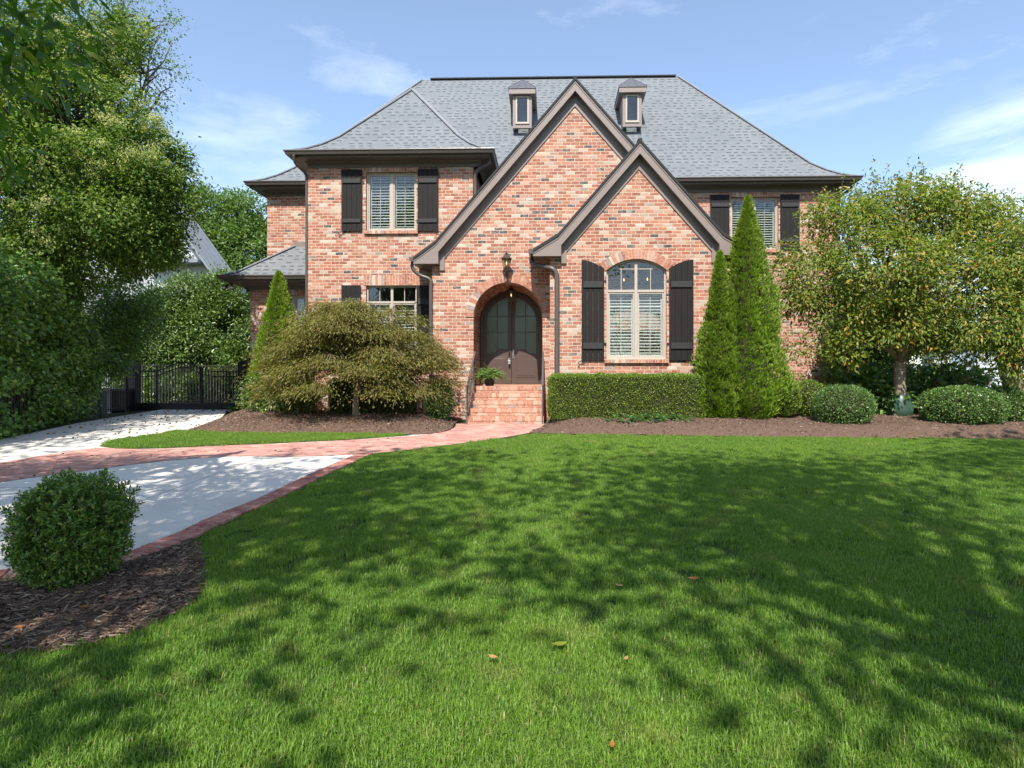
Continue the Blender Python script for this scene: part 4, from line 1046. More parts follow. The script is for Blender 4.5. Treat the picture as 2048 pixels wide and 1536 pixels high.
for k, (px, py, blobs, lab) in enumerate([
    (402, 600, [(395,430,2.1,1.9),(380,500,2.6,2.2),(415,520,2.2,2.2),(360,560,2.6,2.4)], 'broad green background tree beyond the neighbouring grey roof'),
    (500, 600, [(495,440,1.9,1.9),(465,450,1.5,1.4),(520,420,1.6,1.3),(470,520,2.4,2.4),(515,520,2.2,2.4),(450,580,2.6,2.0)], 'rounded green background tree meeting the upper brick wing')]):
    bp = (XP(px,38), 38.0, tz(30))
    tree('background_tree', lab, 'tree', bp, [bp, (bp[0]+.2,38,3), (bp[0],38,6), (bp[0],38,8.5)], [.3,.26,.2,.1],
         [bl(a, b, 38-(.5*i), r, rz) for i, (a, b, r, rz) in enumerate(blobs)], 1500, 16, .30, .21, .13, LM['back'], seed=20+k, group='trees beyond the fence', nl=14, gap=.06, gs=.6, droop=.2)
# overhanging branch of a tree that stands just outside on the left
ob = (-6.4, 3.6, 0.0)
def okeep(p):
    dd = p[1]*cr - p[0]*sr
    if dd < .4: return True
    px = CX + F*(p[0]*cr+p[1]*sr)/dd; py = CY - F*(p[2]-EYE)/dd
    if px < -12 or py < -20: return True
    lim = 455 - 1.9*abs(px-0)**1.02 if px > 0 else 500
    return (px < 158 and py < 235 - .2*px + 40*math.sin(px*.06)) or (px < 45 and py < 330)
tree('overhanging_tree', 'near broadleaf branch with large dark leaves reaching into the sky', 'tree', ob,
     [ob, (-6.3,3.65,1.8), (-6.0,3.8,3.4), (-5.6,3.9,5.0), (-5.4,3.9,7.2)], [.22,.19,.16,.12,.05],
     [((-3.75,3.9,3.45),(.75,.8,.75)), ((-4.3,4.0,4.1),(.9,.9,.9)), ((-6.9,3.0,6.0),(1.3,1.3,1.2)), ((-7.4,3.6,4.8),(1.2,1.2,1.0))],
     900, 10, .14, .125, .042, LM['oak'], seed=31, nl=46, gap=.05, droop=.65, up=.3, keep=okeep, lr=.05, fork=.5, curl=.12)

# ------------------------------------------------------------------ Japanese maple
mbp = (XP(713,13.75), 13.75, bed_z(XP(713,13.75), 13.75))
jm = empty('japanese_maple', mbp, 'umbrella-shaped bronze-green laceleaf maple tree in the left bed', 'tree')
rng = np.random.default_rng(41); m = MB()
tp = Vector((mbp[0]+.02, 13.75, 1.42)); m.tube(smooth_pts([mbp, (mbp[0]-.02,13.75,.85), tuple(tp)], 4), [.115,.10,.085,.08,.078,.076,.076,.078,.08], 10)
pads = []
mcx, mcy = XP(722,13.75), 13.75
for k in range(140):
    a = rng.uniform(0, 2*math.pi); q = rng.random()**.55; rx = 1.94*q
    ztop = 3.17 - 1.22*q**2.8 + .17*math.sin(3*a+1) + .15*math.sin(7*a)
    z = ztop - (rng.random()**1.5)*(1.05 if q < .75 else .9)
    pads.append((mcx+rx*math.cos(a)*1.02, mcy+.85*rx*math.sin(a), max(z, 1.24), a, q))
lv = Leaves()
for (x, y, z, a, q) in pads:
    n = 560; ph = rng.uniform(.36, .56); u = rng.normal(size=(n,3))*np.array([ph*.62,ph*.62,.055])
    rr = np.hypot(u[:,0],u[:,1]); o = np.array([math.cos(a), math.sin(a), 0])
    p = np.array([x,y,z]) + u; p[:,2] -= .38*rr**2 + .10*np.maximum(0,(u@o))
    ax = unit(np.c_[u[:,:2]/(rr[:,None]+.05), np.zeros(n)])*.7 + o*.6 + rng.normal(size=(n,3))*.35 + np.array([0,0,-.55])
    lv.add(p, ax, rng.normal(size=(n,3))*.4+np.array([0,0,1]), .085*rng.uniform(.6,1.3,n), .019*rng.uniform(.7,1.5,n), curl=.1)
for i, (x, y, z, a, q) in enumerate(pads):
    if i % 3 == 0:
        st = tp + Vector((0,0,rng.uniform(-.1,.15))); e = Vector((x,y,z-.03)); pts = bent(st, e, .30, 7, .035, rng); m.tube(pts, [.05,.042,.034,.027,.02,.014,.01,.006], 6)
m.build('trunk', M['palebark'], jm, smooth=True); lv.build('crown', LM['maple'], jm)

# ------------------------------------------------------------------ cherry trees at the right
cb = (XP(1800,13.9), 13.9, bed_z(XP(1800,13.9), 13.9))
def sprigs(lv, rng, C, D):
    k = np.where(C[:,2] > 4.6)[0]; k = rng.choice(k, min(150, len(k)), replace=False)
    for c in C[k]:
        h = rng.uniform(.25,.6); n = 16; t = rng.random(n)[:,None]; d_ = np.array([rng.normal()*.25, rng.normal()*.25, 1.0])
        lv.add(c+d_*t*h, rng.normal(size=(n,3))+np.array([0,0,.4]), rng.normal(size=(n,3)), .085, .038)
tree('cherry_tree', 'leafy cherry tree with a straight trunk and green watering bag at its foot', 'tree', cb,
     [cb, (cb[0]+.01,13.9,1.1), (cb[0]-.01,13.9,1.62), (cb[0]+.03,13.9,2.05), (cb[0]-.02,13.9,2.7)], [.15,.125,.12,.115,.07],
     [bl(1640,560,13.6,.95,.8), bl(1700,470,13.7,.95,.75), bl(1790,430,13.9,1.0,.7), bl(1880,440,13.9,1.0,.75), bl(1950,490,14,.9,.8), bl(1760,540,13.3,1.2,.9), bl(1870,560,13.3,1.2,.9), bl(1600,600,13.7,.6,.55), bl(1690,640,13.5,.75,.5), bl(1790,640,13.1,.7,.55), bl(1900,640,13.6,.9,.6), bl(1980,580,14,.9,.8), bl(1650,430,13.9,.5,.5), bl(1840,395,14,.8,.55), bl(1990,450,14,.8,.7), bl(1925,420,14.1,.6,.6), bl(1745,400,14,.55,.5), bl(1600,690,13.5,.4,.35), bl(1580,520,13.8,.4,.45), bl(1700,700,13.4,.5,.35), bl(1860,690,13.4,.45,.35), bl(1930,700,13.5,.45,.3)],
     3300, 13, .12, .098, .042, LM['cherry'], bark='palebark', nl=60, seed=51, gap=.21, gs=1.3, droop=.45, up=.6, extra=sprigs, lr=.055, curl=.12, fork=.55)
c2 = (XP(2066,13.0), 13.0, tz(13)+.1)
tree('weeping_cherry_tree', 'leaning drooping cherry tree with a thick trunk at the right end of the bed', 'tree', c2,
     [c2, (c2[0]-.22,13.0,1.0), (c2[0]-.50,13.0,1.65), (c2[0]-.55,13,2.5), (c2[0]-.3,13,3.3)], [.22,.20,.18,.14,.09],
     [bl(2010,560,12.8,.75,.75), bl(2060,500,12.9,.9,.8), bl(1990,640,12.6,.6,.6), bl(2040,680,12.6,.7,.55), bl(2090,600,12.8,.9,.9), bl(1945,660,12.6,.4,.45), bl(2030,730,12.5,.35,.3), bl(2120,700,12.7,.7,.6)],
     1300, 15, .12, .09, .036, LM['cherry'], bark='palebark', nl=34, seed=52, gap=.1, gs=1.4, droop=.8, up=.4, lr=.05, curl=.15)
# ------------------------------------------------------------------ clipped plants
def lump(rng_seed, d, amp, s=2.2): return 1 + amp*noise.noise(Vector((d[0]*s+rng_seed, d[1]*s, d[2]*s)))
def clipped(name, label, cat, c, rad, n, L, W, mat, seed, power=2.6, amp=.10, base_z=None, group=None, core=.86, up=.35, shag=.035, stem=True):
    """rounded shrub: leaves spread through an outer shell around a mass of twigs"""
    rng = np.random.default_rng(seed); x, y, z = c; bz = base_z if base_z is not None else z-rad[2]
    t = empty(name, (x, y, bz), label, cat, group); lv = Leaves()
    d_ = sph(rng, n)
    r = (np.abs(d_/1.0)**power).sum(1)**(-1/power)
    r = r*np.array([lump(seed, v, amp) for v in d_])
    depth = 1 - np.abs(rng.normal(size=n))*.10 + rng.normal(size=n)*shag*.5
    p = np.array(c) + d_*(r*depth)[:,None]*np.array(rad)
    ok = p[:,2] > bz+.01; p, d2 = p[ok], d_[ok]; k = len(p)
    nn = unit(d2/np.array(rad))
    ax = nn*.55 + rng.normal(size=(k,3))*.65 + np.array([0,0,.25]); nr = nn*.5 + rng.normal(size=(k,3))*.5 + np.array([0,0,up])
    lv.add(p, ax, nr, L*rng.uniform(.6,1.3,k), W*rng.uniform(.7,1.3,k))
    lv.build('foliage', mat, t)
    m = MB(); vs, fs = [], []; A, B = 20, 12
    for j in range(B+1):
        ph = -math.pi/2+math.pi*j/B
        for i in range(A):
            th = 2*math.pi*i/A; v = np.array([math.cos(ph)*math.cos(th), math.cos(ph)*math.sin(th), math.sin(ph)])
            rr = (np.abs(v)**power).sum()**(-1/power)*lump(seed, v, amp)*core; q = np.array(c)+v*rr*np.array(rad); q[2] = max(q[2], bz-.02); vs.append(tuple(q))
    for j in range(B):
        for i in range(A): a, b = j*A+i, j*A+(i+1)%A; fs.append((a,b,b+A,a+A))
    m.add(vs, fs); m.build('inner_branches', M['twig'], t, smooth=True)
    return t
def boxhedge(name, label, x0, x1, y0, y1, z0, z1, n, seed, L=.030, W=.017, mat=None, edge=.12):
    """long clipped hedge with soft corners"""
    rng = np.random.default_rng(seed); t = empty(name, ((x0+x1)/2,(y0+y1)/2,z0), label, 'hedge'); lv = Leaves()
    fx, fy, fz = x1-x0, y1-y0, z1-z0
    areas = np.array([fx*fz, fx*fy, fy*fz, fy*fz]); w_ = rng.choice(4, size=n, p=areas/areas.sum()); a, b = rng.random(n), rng.random(n)
    p = np.zeros((n,3)); nn = np.zeros((n,3))
    for k in range(4):
        q = w_ == k
        if k == 0: p[q] = np.c_[x0+a[q]*fx, np.full(q.sum(), y0), z0+b[q]*fz]; nn[q] = (0,-1,0)
        if k == 1: p[q] = np.c_[x0+a[q]*fx, y0+b[q]*fy, np.full(q.sum(), z1)]; nn[q] = (0,0,1)
        if k == 2: p[q] = np.c_[np.full(q.sum(), x0), y0+a[q]*fy, z0+b[q]*fz]; nn[q] = (-1,0,0)
        if k == 3: p[q] = np.c_[np.full(q.sum(), x1), y0+a[q]*fy, z0+b[q]*fz]; nn[q] = (1,0,0)
    c = np.array([(x0+x1)/2,(y0+y1)/2,(z0+z1)/2]); h = np.array([fx,fy,fz])/2
    e = np.clip((np.abs(p-c)-(h-edge))/edge, 0, 1); over = (e**2).sum(1)   # soften the corners
    pull = np.clip(np.sqrt(over)-1, 0, 1)[:,None]; p -= np.sign(p-c)*e*pull*edge*.9
    wob = np.array([noise.noise(Vector((v[0]*2.1,v[1]*2.1+seed,v[2]*2.6)))*.055 + noise.noise(Vector((v[0]*6,v[1]*6+seed,v[2]*6)))*.03 for v in p])
    p += nn*(wob - np.abs(rng.normal(size=n))*.045 + .01)[:,None]
    p[:,2] = np.maximum(p[:,2], z0)
    ax = nn*.6 + rng.normal(size=(n,3))*.6 + np.array([0,0,.35]); nr = nn*.5+rng.normal(size=(n,3))*.5+np.array([0,0,.4])
    lv.add(p, ax, nr, L*rng.uniform(.6,1.35,n), W*rng.uniform(.7,1.3,n)); lv.build('foliage', mat or LM['box'], t)
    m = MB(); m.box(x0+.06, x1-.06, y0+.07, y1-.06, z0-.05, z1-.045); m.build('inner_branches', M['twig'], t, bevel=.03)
    return t
hY = 13.05
boxhedge('clipped_hedge', 'long clipped boxwood hedge below the arched front window', XP(1098,hY), XP(1412,hY), hY, hY+.95, bed_z(2,13.05)-.06, ZP(1250,749,hY), 34000, 61)
hY2 = 14.35
boxhedge('clipped_hedge', 'low dark clipped hedge behind the bronze maple trunk', XP(652,hY2), XP(823,hY2), hY2, hY2+.7, bed_z(-4,14.4)-.05, ZP(740,757,hY2), 12000, 62, mat=LM['darkbox'])
def ball(label, px0, px1, py0, py1, Y, n, mat, seed, L=.032, W=.018, grp='clipped round shrubs', amp=.07, name='round_shrub', power=2.5, ry=None):
    p0, p1 = P(px0, (py0+py1)/2, Y), P(px1, (py0+py1)/2, Y); zt, zb = ZP((px0+px1)/2, py0, Y), ZP((px0+px1)/2, py1, Y)
    rx, rz = (p1.x-p0.x)/2, (zt-zb)/2
    return clipped(name, label, 'shrub', ((p0.x+p1.x)/2, Y, (zt+zb)/2), (rx, ry or rx, rz), n, L, W, mat, seed, amp=amp, group=grp, power=power)
ball('clipped round shrub between the bronze maple and the front steps', 848, 907, 762, 840, 13.75, 6500, LM['darkbox'], 63)
ball('pale clipped shrub touching the tall arborvitae', 1536, 1598, 755, 832, 13.3, 6500, LM['box'], 64)
ball('pale clipped shrub behind the dark ball, one step right of the arborvitae', 1588, 1648, 760, 834, 13.55, 6000, LM['box'], 65)
ball('dark clipped ball shrub standing forward at the lawn edge', 1632, 1741, 770, 855, 12.5, 11500, LM['darkbox'], 66, .034, .020)
ball('wide dark glossy shrub right of the cherry trunk', 1850, 1996, 772, 857, 12.6, 13500, LM['darkbox'], 67, .045, .026, amp=.14, power=2.2)
ball('dark rounded shrub half hidden at the right end of the bed', 1962, 2050, 774, 855, 12.9, 8500, LM['darkbox'], 68, .042, .024, amp=.12, power=2.2)
# evergreen mass against the corner
mass('evergreen_shrub', 'tall dark evergreen shrub at the brick corner behind the cherry trunk', 'shrub', (XP(1760,16.8),16.8,tz(16.8)),
     [bl(1705,690,16.8,.9,1.1), bl(1760,640,17,1.1,1.4), bl(1820,680,17,1.0,1.2), bl(1700,740,16.5,.7,.6), bl(1780,740,16.6,1.2,.7), bl(1850,720,17,.6,.9)], 2600, 20, .13, .085, .04, LM['ivy'], 70, droop=.2)
# hydrangeas
def hydr(label, blobs, base, seed, nf):
    rng = np.random.default_rng(seed); t = empty('hydrangea', base, label, 'shrub', 'hydrangeas behind the clipped shrubs'); C, D = clusters(rng, blobs, 330, .6, .04, 1.5)
    lv = Leaves(); leafy(lv, rng, C, D, 5, .09, .16, .115, droop=.25, up=.8, curl=.12); lv.build('foliage', LM['hyd'], t)
    m = MB()
    for i in rng.choice(len(C), 9, replace=False):
        s0 = Vector((base[0]+rng.normal()*.1, base[1]+rng.normal()*.1, base[2]-.03)); m.tube(bent(s0, Vector(C[i]), .08, 5, .02, rng), [.014,.013,.012,.010,.008,.006], 5)
    m.build('stem', M['bark'], t)
    for i in rng.choice(np.where(D[:,1] < .1)[0], nf, replace=False):
        fl_ = Leaves(); c = C[i]+D[i]*.10+np.array([0,0,.05]); n = 90; u = sph(rng, n); fl_.add(c+u*.075, rng.normal(size=(n,3)), u, .035, .03); fl_.build('flower_head', LM['faded'], t)
hydr('broad-leaved hydrangea left of the cherry trunk with brown flower heads', [bl(1740,780,14.6,.65,.40), bl(1770,800,14.3,.5,.40), bl(1720,765,14.8,.5,.3)], (XP(1750,14.5),14.5,bed_z(XP(1750,14.5),14.5)), 71, 2)
hydr('broad-leaved hydrangea right of the cherry trunk, taller with faded heads', [bl(1840,790,14.6,.5,.40), bl(1890,770,14.9,.65,.42), bl(1935,770,15.2,.5,.35), bl(1850,760,15,.5,.35)], (XP(1885,14.8),14.8,bed_z(XP(1885,14.8),14.8)), 72, 5)
# ------------------------------------------------------------------ arborvitae
def thuja(label, px, Y, py_top, py_base, wpx, n, seed, grp='arborvitae by the house', leanx=0.0, core=.72, pw=.85):
    x = XP(px, Y); zt, zb = ZP(px, py_top, Y), bed_z(x, Y)-.02; H = zt-zb; Rm = wpx/F*Y/2
    rng = np.random.default_rng(seed); t = empty('arborvitae', (x, Y, zb), label, 'tree', grp); lv = Leaves()
    ns = n//9; tt = rng.random(ns)**1.15; th = rng.uniform(0, 2*math.pi, ns)
    prof = lambda q: Rm*np.minimum(1, (1-q)**pw*1.12)*np.clip(.62+q*4.2, 0, 1)
    lum = np.array([1+.34*noise.noise(Vector((math.cos(a)*1.7, math.sin(a)*1.7+seed, q*H*1.1)))+.26*noise.noise(Vector((math.cos(a)*5, math.sin(a)*5+seed, q*H*4))) for a, q in zip(th, tt)])
    r = prof(tt)*lum*(1.03-np.abs(rng.normal(size=ns))*.12+(rng.random(ns)>.93)*.15)
    c = np.c_[x+leanx*tt*H+r*np.cos(th), Y+r*np.sin(th), zb+tt*H]
    o = np.c_[np.cos(th), np.sin(th), np.zeros(ns)]
    for k in range(9):
        s_ = (k-4)/4; fan = np.c_[-np.sin(th), np.cos(th), np.zeros(ns)]*s_*.75
        ax = o*.55 + fan + np.array([0,0,.9]) + rng.normal(size=(ns,3))*.28
        lv.add(c + ax*.012*rng.random((ns,1)) + rng.normal(size=(ns,3))*.018, ax, np.cross(o, ax)+o*.7+rng.normal(size=(ns,3))*.35, .085*rng.uniform(.6,1.25,ns)*(1-.3*tt), .017*rng.uniform(.7,1.4,ns))
    lv.build('foliage', LM['thuja'], t)
    m = MB(); vs, fs = [], []; A, B = 14, 14
    for j in range(B+1):
        q = j/B*.96
        for i in range(A): a = 2*math.pi*i/A; rr = float(prof(np.array([q]))[0])*core; vs.append((x+leanx*q*H+rr*math.cos(a), Y+rr*math.sin(a), zb+q*H+(.06 if j == 0 else 0)))
    for j in range(B):
        for i in range(A): a, b = j*A+i, j*A+(i+1)%A; fs.append((a,b,b+A,a+A))
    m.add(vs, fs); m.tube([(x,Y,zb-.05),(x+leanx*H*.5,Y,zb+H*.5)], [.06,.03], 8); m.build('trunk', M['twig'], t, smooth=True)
thuja('tallest bright green arborvitae in front of the right upstairs window', 1496, 13.5, 396, 830, 150, 66000, 81, core=.64)
thuja('narrower arborvitae joined to the tallest one, beside the arched window shutter', 1440, 13.45, 506, 832, 104, 36000, 82, core=.64)
thuja('lone arborvitae at the left house corner behind the bronze maple', 558, 15.4, 546, 832, 106, 36000, 83, core=.64, leanx=.0, pw=.75)
mass('evergreen_shrub', 'leafy green shrub at the foot of the corner arborvitae by the gate', 'shrub', (XP(545,14.9),14.9,bed_z(XP(545,14.9),14.9)),
     [bl(520,790,14.9,.45,.5), bl(575,790,14.6,.55,.45), bl(610,790,14.5,.4,.4)], 420, 18, .10, .06, .03, LM['laurel'], 84, droop=.2)
# low plants
def lowplant(name, label, pxs, Y, seed, L=.17, W=.06, per=16, mat='hosta', grp=None):
    rng = np.random.default_rng(seed); x0 = XP(sum(pxs)/len(pxs), Y); t = empty(name, (x0, Y, bed_z(x0, Y)), label, 'plant', grp); lv = Leaves()
    for px in pxs:
        y = Y + rng.uniform(-.15,.15); x = XP(px, Y); z = bed_z(x, y); n = per; th = rng.uniform(0,2*math.pi,n)
        ax = np.c_[np.cos(th), np.sin(th), rng.uniform(.25,1.4,n)]; b = np.c_[np.full(n,x)+rng.normal(size=n)*.03, np.full(n,y)+rng.normal(size=n)*.03, np.full(n,z-.01)]
        ax = unit(ax); h = rng.uniform(.05,.16,n)[:,None]
        lv.add(b+ax*h, ax+np.array([0,0,-.45]), np.c_[-np.cos(th)*.3,-np.sin(th)*.3,np.ones(n)], L*rng.uniform(.6,1.2,n), W*rng.uniform(.7,1.2,n), curl=.2)
    lv.build('foliage', LM[mat], t); return t
lowplant('ground_cover_plant', 'low blue-green leafy plants at the foot of the long hedge', [1228,1250,1268,1286,1304,1322,1340,1358,1275,1295,1330], 12.55, 91)
lowplant('ground_cover_plant', 'small spiky green plant at the gate end of the left bed', [462,474,486,498], 17.2, 92, .22, .03, 26)
lowplant('ground_cover_plant', 'small leafy plant tuft beside the foot of the tallest arborvitae', [1362,1372], 12.5, 93, .14, .05)
# potted fern on the porch
fp = (XP(979,15.25), 15.25, ZP0)
fern = empty('potted_fern', fp, 'arching green fern in a dark pot beside the front door', 'plant')
m = MB(); m.lathe([(.10,.0),(.135,.13),(.145,.155),(.15,.18),(.13,.18),(.12,.14)], fp, 16); m.build('pot', M['iron'], fern, smooth=True)
rng = np.random.default_rng(95); lv = Leaves()
for k in range(120):
    a = rng.uniform(0, 2*math.pi); el = rng.uniform(.35,1.35); Lf = rng.uniform(.45,.70); sag = rng.uniform(.3,.75); tt = np.linspace(.08,1,22)
    bx = np.c_[np.cos(a)*math.cos(el)*tt*Lf, np.sin(a)*math.cos(el)*tt*Lf, math.sin(el)*tt*Lf - sag*(tt*Lf)**2*1.5]+np.array(fp)+np.array([0,0,.17])
    for s_ in (-1,1):
        sd = np.array([-math.sin(a)*s_, math.cos(a)*s_, -.25]); lv.add(bx, np.tile(sd,(22,1))+rng.normal(size=(22,3))*.15+np.c_[np.cos(a)*.35*np.ones(22),np.sin(a)*.35*np.ones(22),np.zeros(22)], np.tile([0,0,1.],(22,1))+rng.normal(size=(22,3))*.2, .065*np.sin(np.clip(tt,.1,.97)*math.pi)**.6, .022)
lv.build('fronds', LM['fern'], fern)
# ------------------------------------------------------------------ foreground shrub with loose twigs
rng = np.random.default_rng(101); sp0 = G(148,1184); sx_, sy_ = sp0; sz_ = bed_z(sx_, sy_); sc = sy_/F
fs_ = empty('clipped_shrub', (sx_, sy_, sz_), 'near clipped shrub with small glossy leaves in the mulch by the driveway', 'shrub')
rx_, rz_ = 88*sc, 104*sc; cz_ = sz_+rz_*1.02
m = MB(); lv = Leaves()
ntw = 2250; dd = sph(rng, ntw); rr = (np.abs(dd)**3.0).sum(1)**(-1/3.0)
rr *= np.array([1+.16*noise.noise(Vector(v*2.1)) + .06*noise.noise(Vector(v*6)) for v in dd])
tipd = rr*(1-np.abs(rng.normal(size=ntw))*.16+(rng.random(ntw)>.95)*.09); tips = np.array([sx_,sy_,cz_])+dd*tipd[:,None]*np.array([rx_,rx_,rz_])
tips[:,2] = np.maximum(tips[:,2], sz_+.03)
root = np.array([sx_,sy_,sz_])
for i in range(0, ntw, 9):
    s0 = Vector(root+np.array([rng.normal()*.05, rng.normal()*.05, -.03])); m.tube(bent(s0, Vector(tips[i]), .04, 5, .012, rng), [.008,.007,.006,.005,.0035,.002], 5)
for tip, d0 in zip(tips, dd):
    k = 13; ln = rng.uniform(.06,.125); dr = unit((d0*.8+np.array([0,0,.55])+rng.normal(size=3)*.35)[None])[0]
    t_ = np.linspace(-.75,.38,k); b = tip + dr*ln*t_[:,None]
    ph = np.arange(k)*2.4+rng.uniform(0,6); s1 = unit(np.cross(dr, [.3,.2,1.])[None])[0]; s2 = np.cross(dr, s1)
    sd = np.cos(ph)[:,None]*s1 + np.sin(ph)[:,None]*s2
    lv.add(b, sd*.8+dr*.75+rng.normal(size=(k,3))*.15, dr+rng.normal(size=(k,3))*.3, .029*rng.uniform(.65,1.25,k), .0145*rng.uniform(.8,1.2,k), curl=.05)
m.build('branches', M['bark'], fs_); lv.build('foliage', LM['shrub'], fs_)
#PART4
# ------------------------------------------------------------------ gate and fence
def pm(name, mat, c, **kw): pass
gY = 18.4; gx0, gx1 = XP(279,gY), XP(484,gY); gz0 = tz(gY)
gate = empty('driveway_gate', ((gx0+gx1)/2, gY, gz0), 'black metal sliding driveway gate with an arched top rail', 'gate')
zt_, zm_ = ZP(380,741,gY), ZP(380,752,gY); zbar = ZP(380,806,gY); crown_ = ZP(380,722,gY)-zt_
def gtop(x):
    t = (x-gx0)/(gx1-gx0); return zt_ + crown_*math.exp(-((t-.42)/.17)**2)
m = MB()
m.box(gx0, gx1, gY-.04, gY+.04, ZP(380,821,gY), zbar)
xs = np.linspace(gx0, gx1, 40)
for off in (0, -.15): m.tube([(x, gY, gtop(x)+off-.04) for x in xs], .018, 4)
for px in (279, 314, 402, 481): x = XP(px,gY); m.box(x-.03, x+.03, gY-.03, gY+.03, zbar, gtop(x)+.01)
m.build('gate_frame', M['iron'], gate)
m = MB(); nb = 34
for i in range(1, nb): x = gx0+(gx1-gx0)*i/nb; m.box(x-.009, x+.009, gY-.009, gY+.009, zbar, gtop(x)+.02)
m.build('bar_panel', M['iron'], gate)
for px, w_, lab in ((272, .12, 'thick black gate post at the fence corner'), (489, .10, 'black gate post by the corner arborvitae')):
    m = MB(); x = XP(px,gY-.1); m.box(x-w_, x+w_, gY-.32, gY-.06, gz0-.1, ZP(px,722,gY-.2)); o = None
    m.box(x-w_-.015, x+w_+.015, gY-.335, gY-.045, ZP(px,722,gY-.2)+.001, ZP(px,722,gY-.2)+.03)
    tag(m.build('gate_post', M['iron'], loc=(x,gY-.2,gz0), bevel=.006), lab, 'post', 'gate posts')
fence_mat = M['iron']
brown = mat_plain('sunlit_brown_metal', (.42,.34,.26), .55, .4, .15, 8)  # brown lightened in colour to stand for sun on the rear pickets
fp0, fp1 = along_fence(-.75), along_fence(1.0); H = 1.45
fence = empty('metal_fence', (fp0.x, fp0.y, tz(fp0.y)), 'black metal picket fence running beside the driveway to the gate', 'fence')
L_ = (fp1-fp0).length; dr = (fp1-fp0).normalized(); mp_ = MB(); mr_ = MB(); n = int(L_/.115)
for i in range(n+1):
    p = fp0 + dr*(L_*i/n); z = tz(p.y); mp_.box(p.x-.009, p.x+.009, p.y-.009, p.y+.009, z+.06, z+H+.04)
for h in (.14, H-.18, H): mr_.tube([(fp0.x+dr.x*L_*k/10, fp0.y+dr.y*L_*k/10, tz(fp0.y+dr.y*L_*k/10)+h) for k in range(11)], .019, 4)
mp_.build('picket_panel', M['iron'], fence); mr_.build('rail', M['iron'], fence)
for i in range(7):
    p = fp0 + dr*(L_*i/6.4); m = MB(); m.box(p.x-.032, p.x+.032, p.y-.032, p.y+.032, tz(p.y)-.1, tz(p.y)+H+.10); m.box(p.x-.038, p.x+.038, p.y-.038, p.y+.038, tz(p.y)+H+.101, tz(p.y)+H+.125); m.build('post', M['iron'], fence)
# the fence continues behind the gate, its brown painted lighter for sun
bf = empty('metal_fence', (XP(285,20.2), 20.2, tz(20)), 'brown picket fence coloured as if sunlit, seen through the driveway gate', 'fence')
b0, b1 = Vector((XP(284,19.3), 19.3)), Vector((XP(486,22.5), 22.5)); Lb = (b1-b0).length; db = (b1-b0).normalized(); m = MB(); m2 = MB(); n = int(Lb/.105)
for i in range(n+1):
    p = b0+db*(Lb*i/n); z = tz(p.y); m.box(p.x-.009,p.x+.009,p.y-.009,p.y+.009,z+.08,z+1.42)
for h in (.16,1.2,1.38): m2.tube([(b0.x,b0.y,tz(b0.y)+h),(b1.x,b1.y,tz(b1.y)+h)], .02, 4)
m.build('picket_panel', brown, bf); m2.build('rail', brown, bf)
# air conditioner behind the fence
ax_, ay_ = XP(212,17.6), 17.6; az_ = tz(17.6)-.25
ac = empty('outdoor_unit', (ax_,ay_,az_), 'pale boxy outdoor unit with dark grille behind the black fence', 'air conditioner')
m = MB(); m.box(ax_-.42, ax_+.42, ay_-.40, ay_+.40, az_, az_+.08); 
for sx2 in (-1,1):
    for sy2 in (-1,1): m.box(ax_+sx2*.38-.04, ax_+sx2*.38+.04, ay_+sy2*.36-.04, ay_+sy2*.36+.04, az_+.081, az_+.86)
m.box(ax_-.44, ax_+.44, ay_-.42, ay_+.42, az_+.861, az_+.93); m.build('housing', M['white'], ac, bevel=.015)
m = MB(); m.box(ax_-.36, ax_+.36, ay_-.35, ay_+.35, az_+.082, az_+.858)
for k in range(14): m.box(ax_-.335, ax_+.335, ay_-.375, ay_-.352, az_+.13+k*.05, az_+.15+k*.05)
m.build('grille', M['iron'], ac)
# ------------------------------------------------------------------ neighbours
nh = empty('neighbour_house', (-20.5,32,tz(30)), 'pale grey neighbouring house with a steep metal roof behind the left trees', 'house')
e = P(436,560,27.5); apx = e.x-6.0; za = e.z+8.2; ez = e.z
m = MB(); m.prism([(apx-5.3,0),(e.x-.45,0),(e.x-.45,ez+.35),(apx,za-.35),(apx-5.3,ez+.9)], 27.9, 29.6); m.build('wall', M['white'], nh)
m = MB(); m.prism([(e.x+.1,ez-.12),(apx,za),(apx,za-.2),(e.x+.1,ez-.3)], 27.5, 29.9); m.prism([(apx-.001,za),(apx-6.1,ez-.1),(apx-6.1,ez-.3),(apx-.001,za-.2)], 27.5, 29.9)
for k in range(5):
    y = 27.6+k*.52; q0, q1 = Vector((e.x+.1,y,ez-.12)), Vector((apx,y,za)); m.tube([q0+Vector((.02,0,.02)), q1+Vector((.02,0,.02))], .025, 4)
m.build('roof', M['seam'], nh)
m = MB(); dq = P(398,524,27.9); m.prism([(dq.x-2.2,dq.z-.15),(dq.x+.35,dq.z-.15),(dq.x+.35,dq.z-.02),(dq.x-2.2,dq.z+.7)], 27.2, 28.3); m.build('roof', M['seam'], nh)
m = MB(); q = P(195,532,27.9); m.box(q.x-.5,q.x+.5,27.93,27.99,q.z-.8,q.z+.5); f_ = m.build('window', M['iron'], nh)
m = MB(); m.box(q.x-.42,q.x+.42,27.91,27.925,q.z-.72,q.z+.42); m.build('pane', M['glass'], f_)
rh = empty('neighbour_house', (20,24,tz(24)), 'white sided neighbouring house with dark roof behind the right trees', 'house')
x0_, x1_ = XP(1866,24), XP(2040,24); m = MB(); m.box(x0_, 30, 24, 24.7, 0, 3.0)
lap = []
for k in range(16): m.obox(((x0_+30)/2, 23.985, .35+k*.17), ((30-x0_)/2,0,0), (0,.012,.0), Vector((0,.010,.085)))
gx = XP(2020,25)
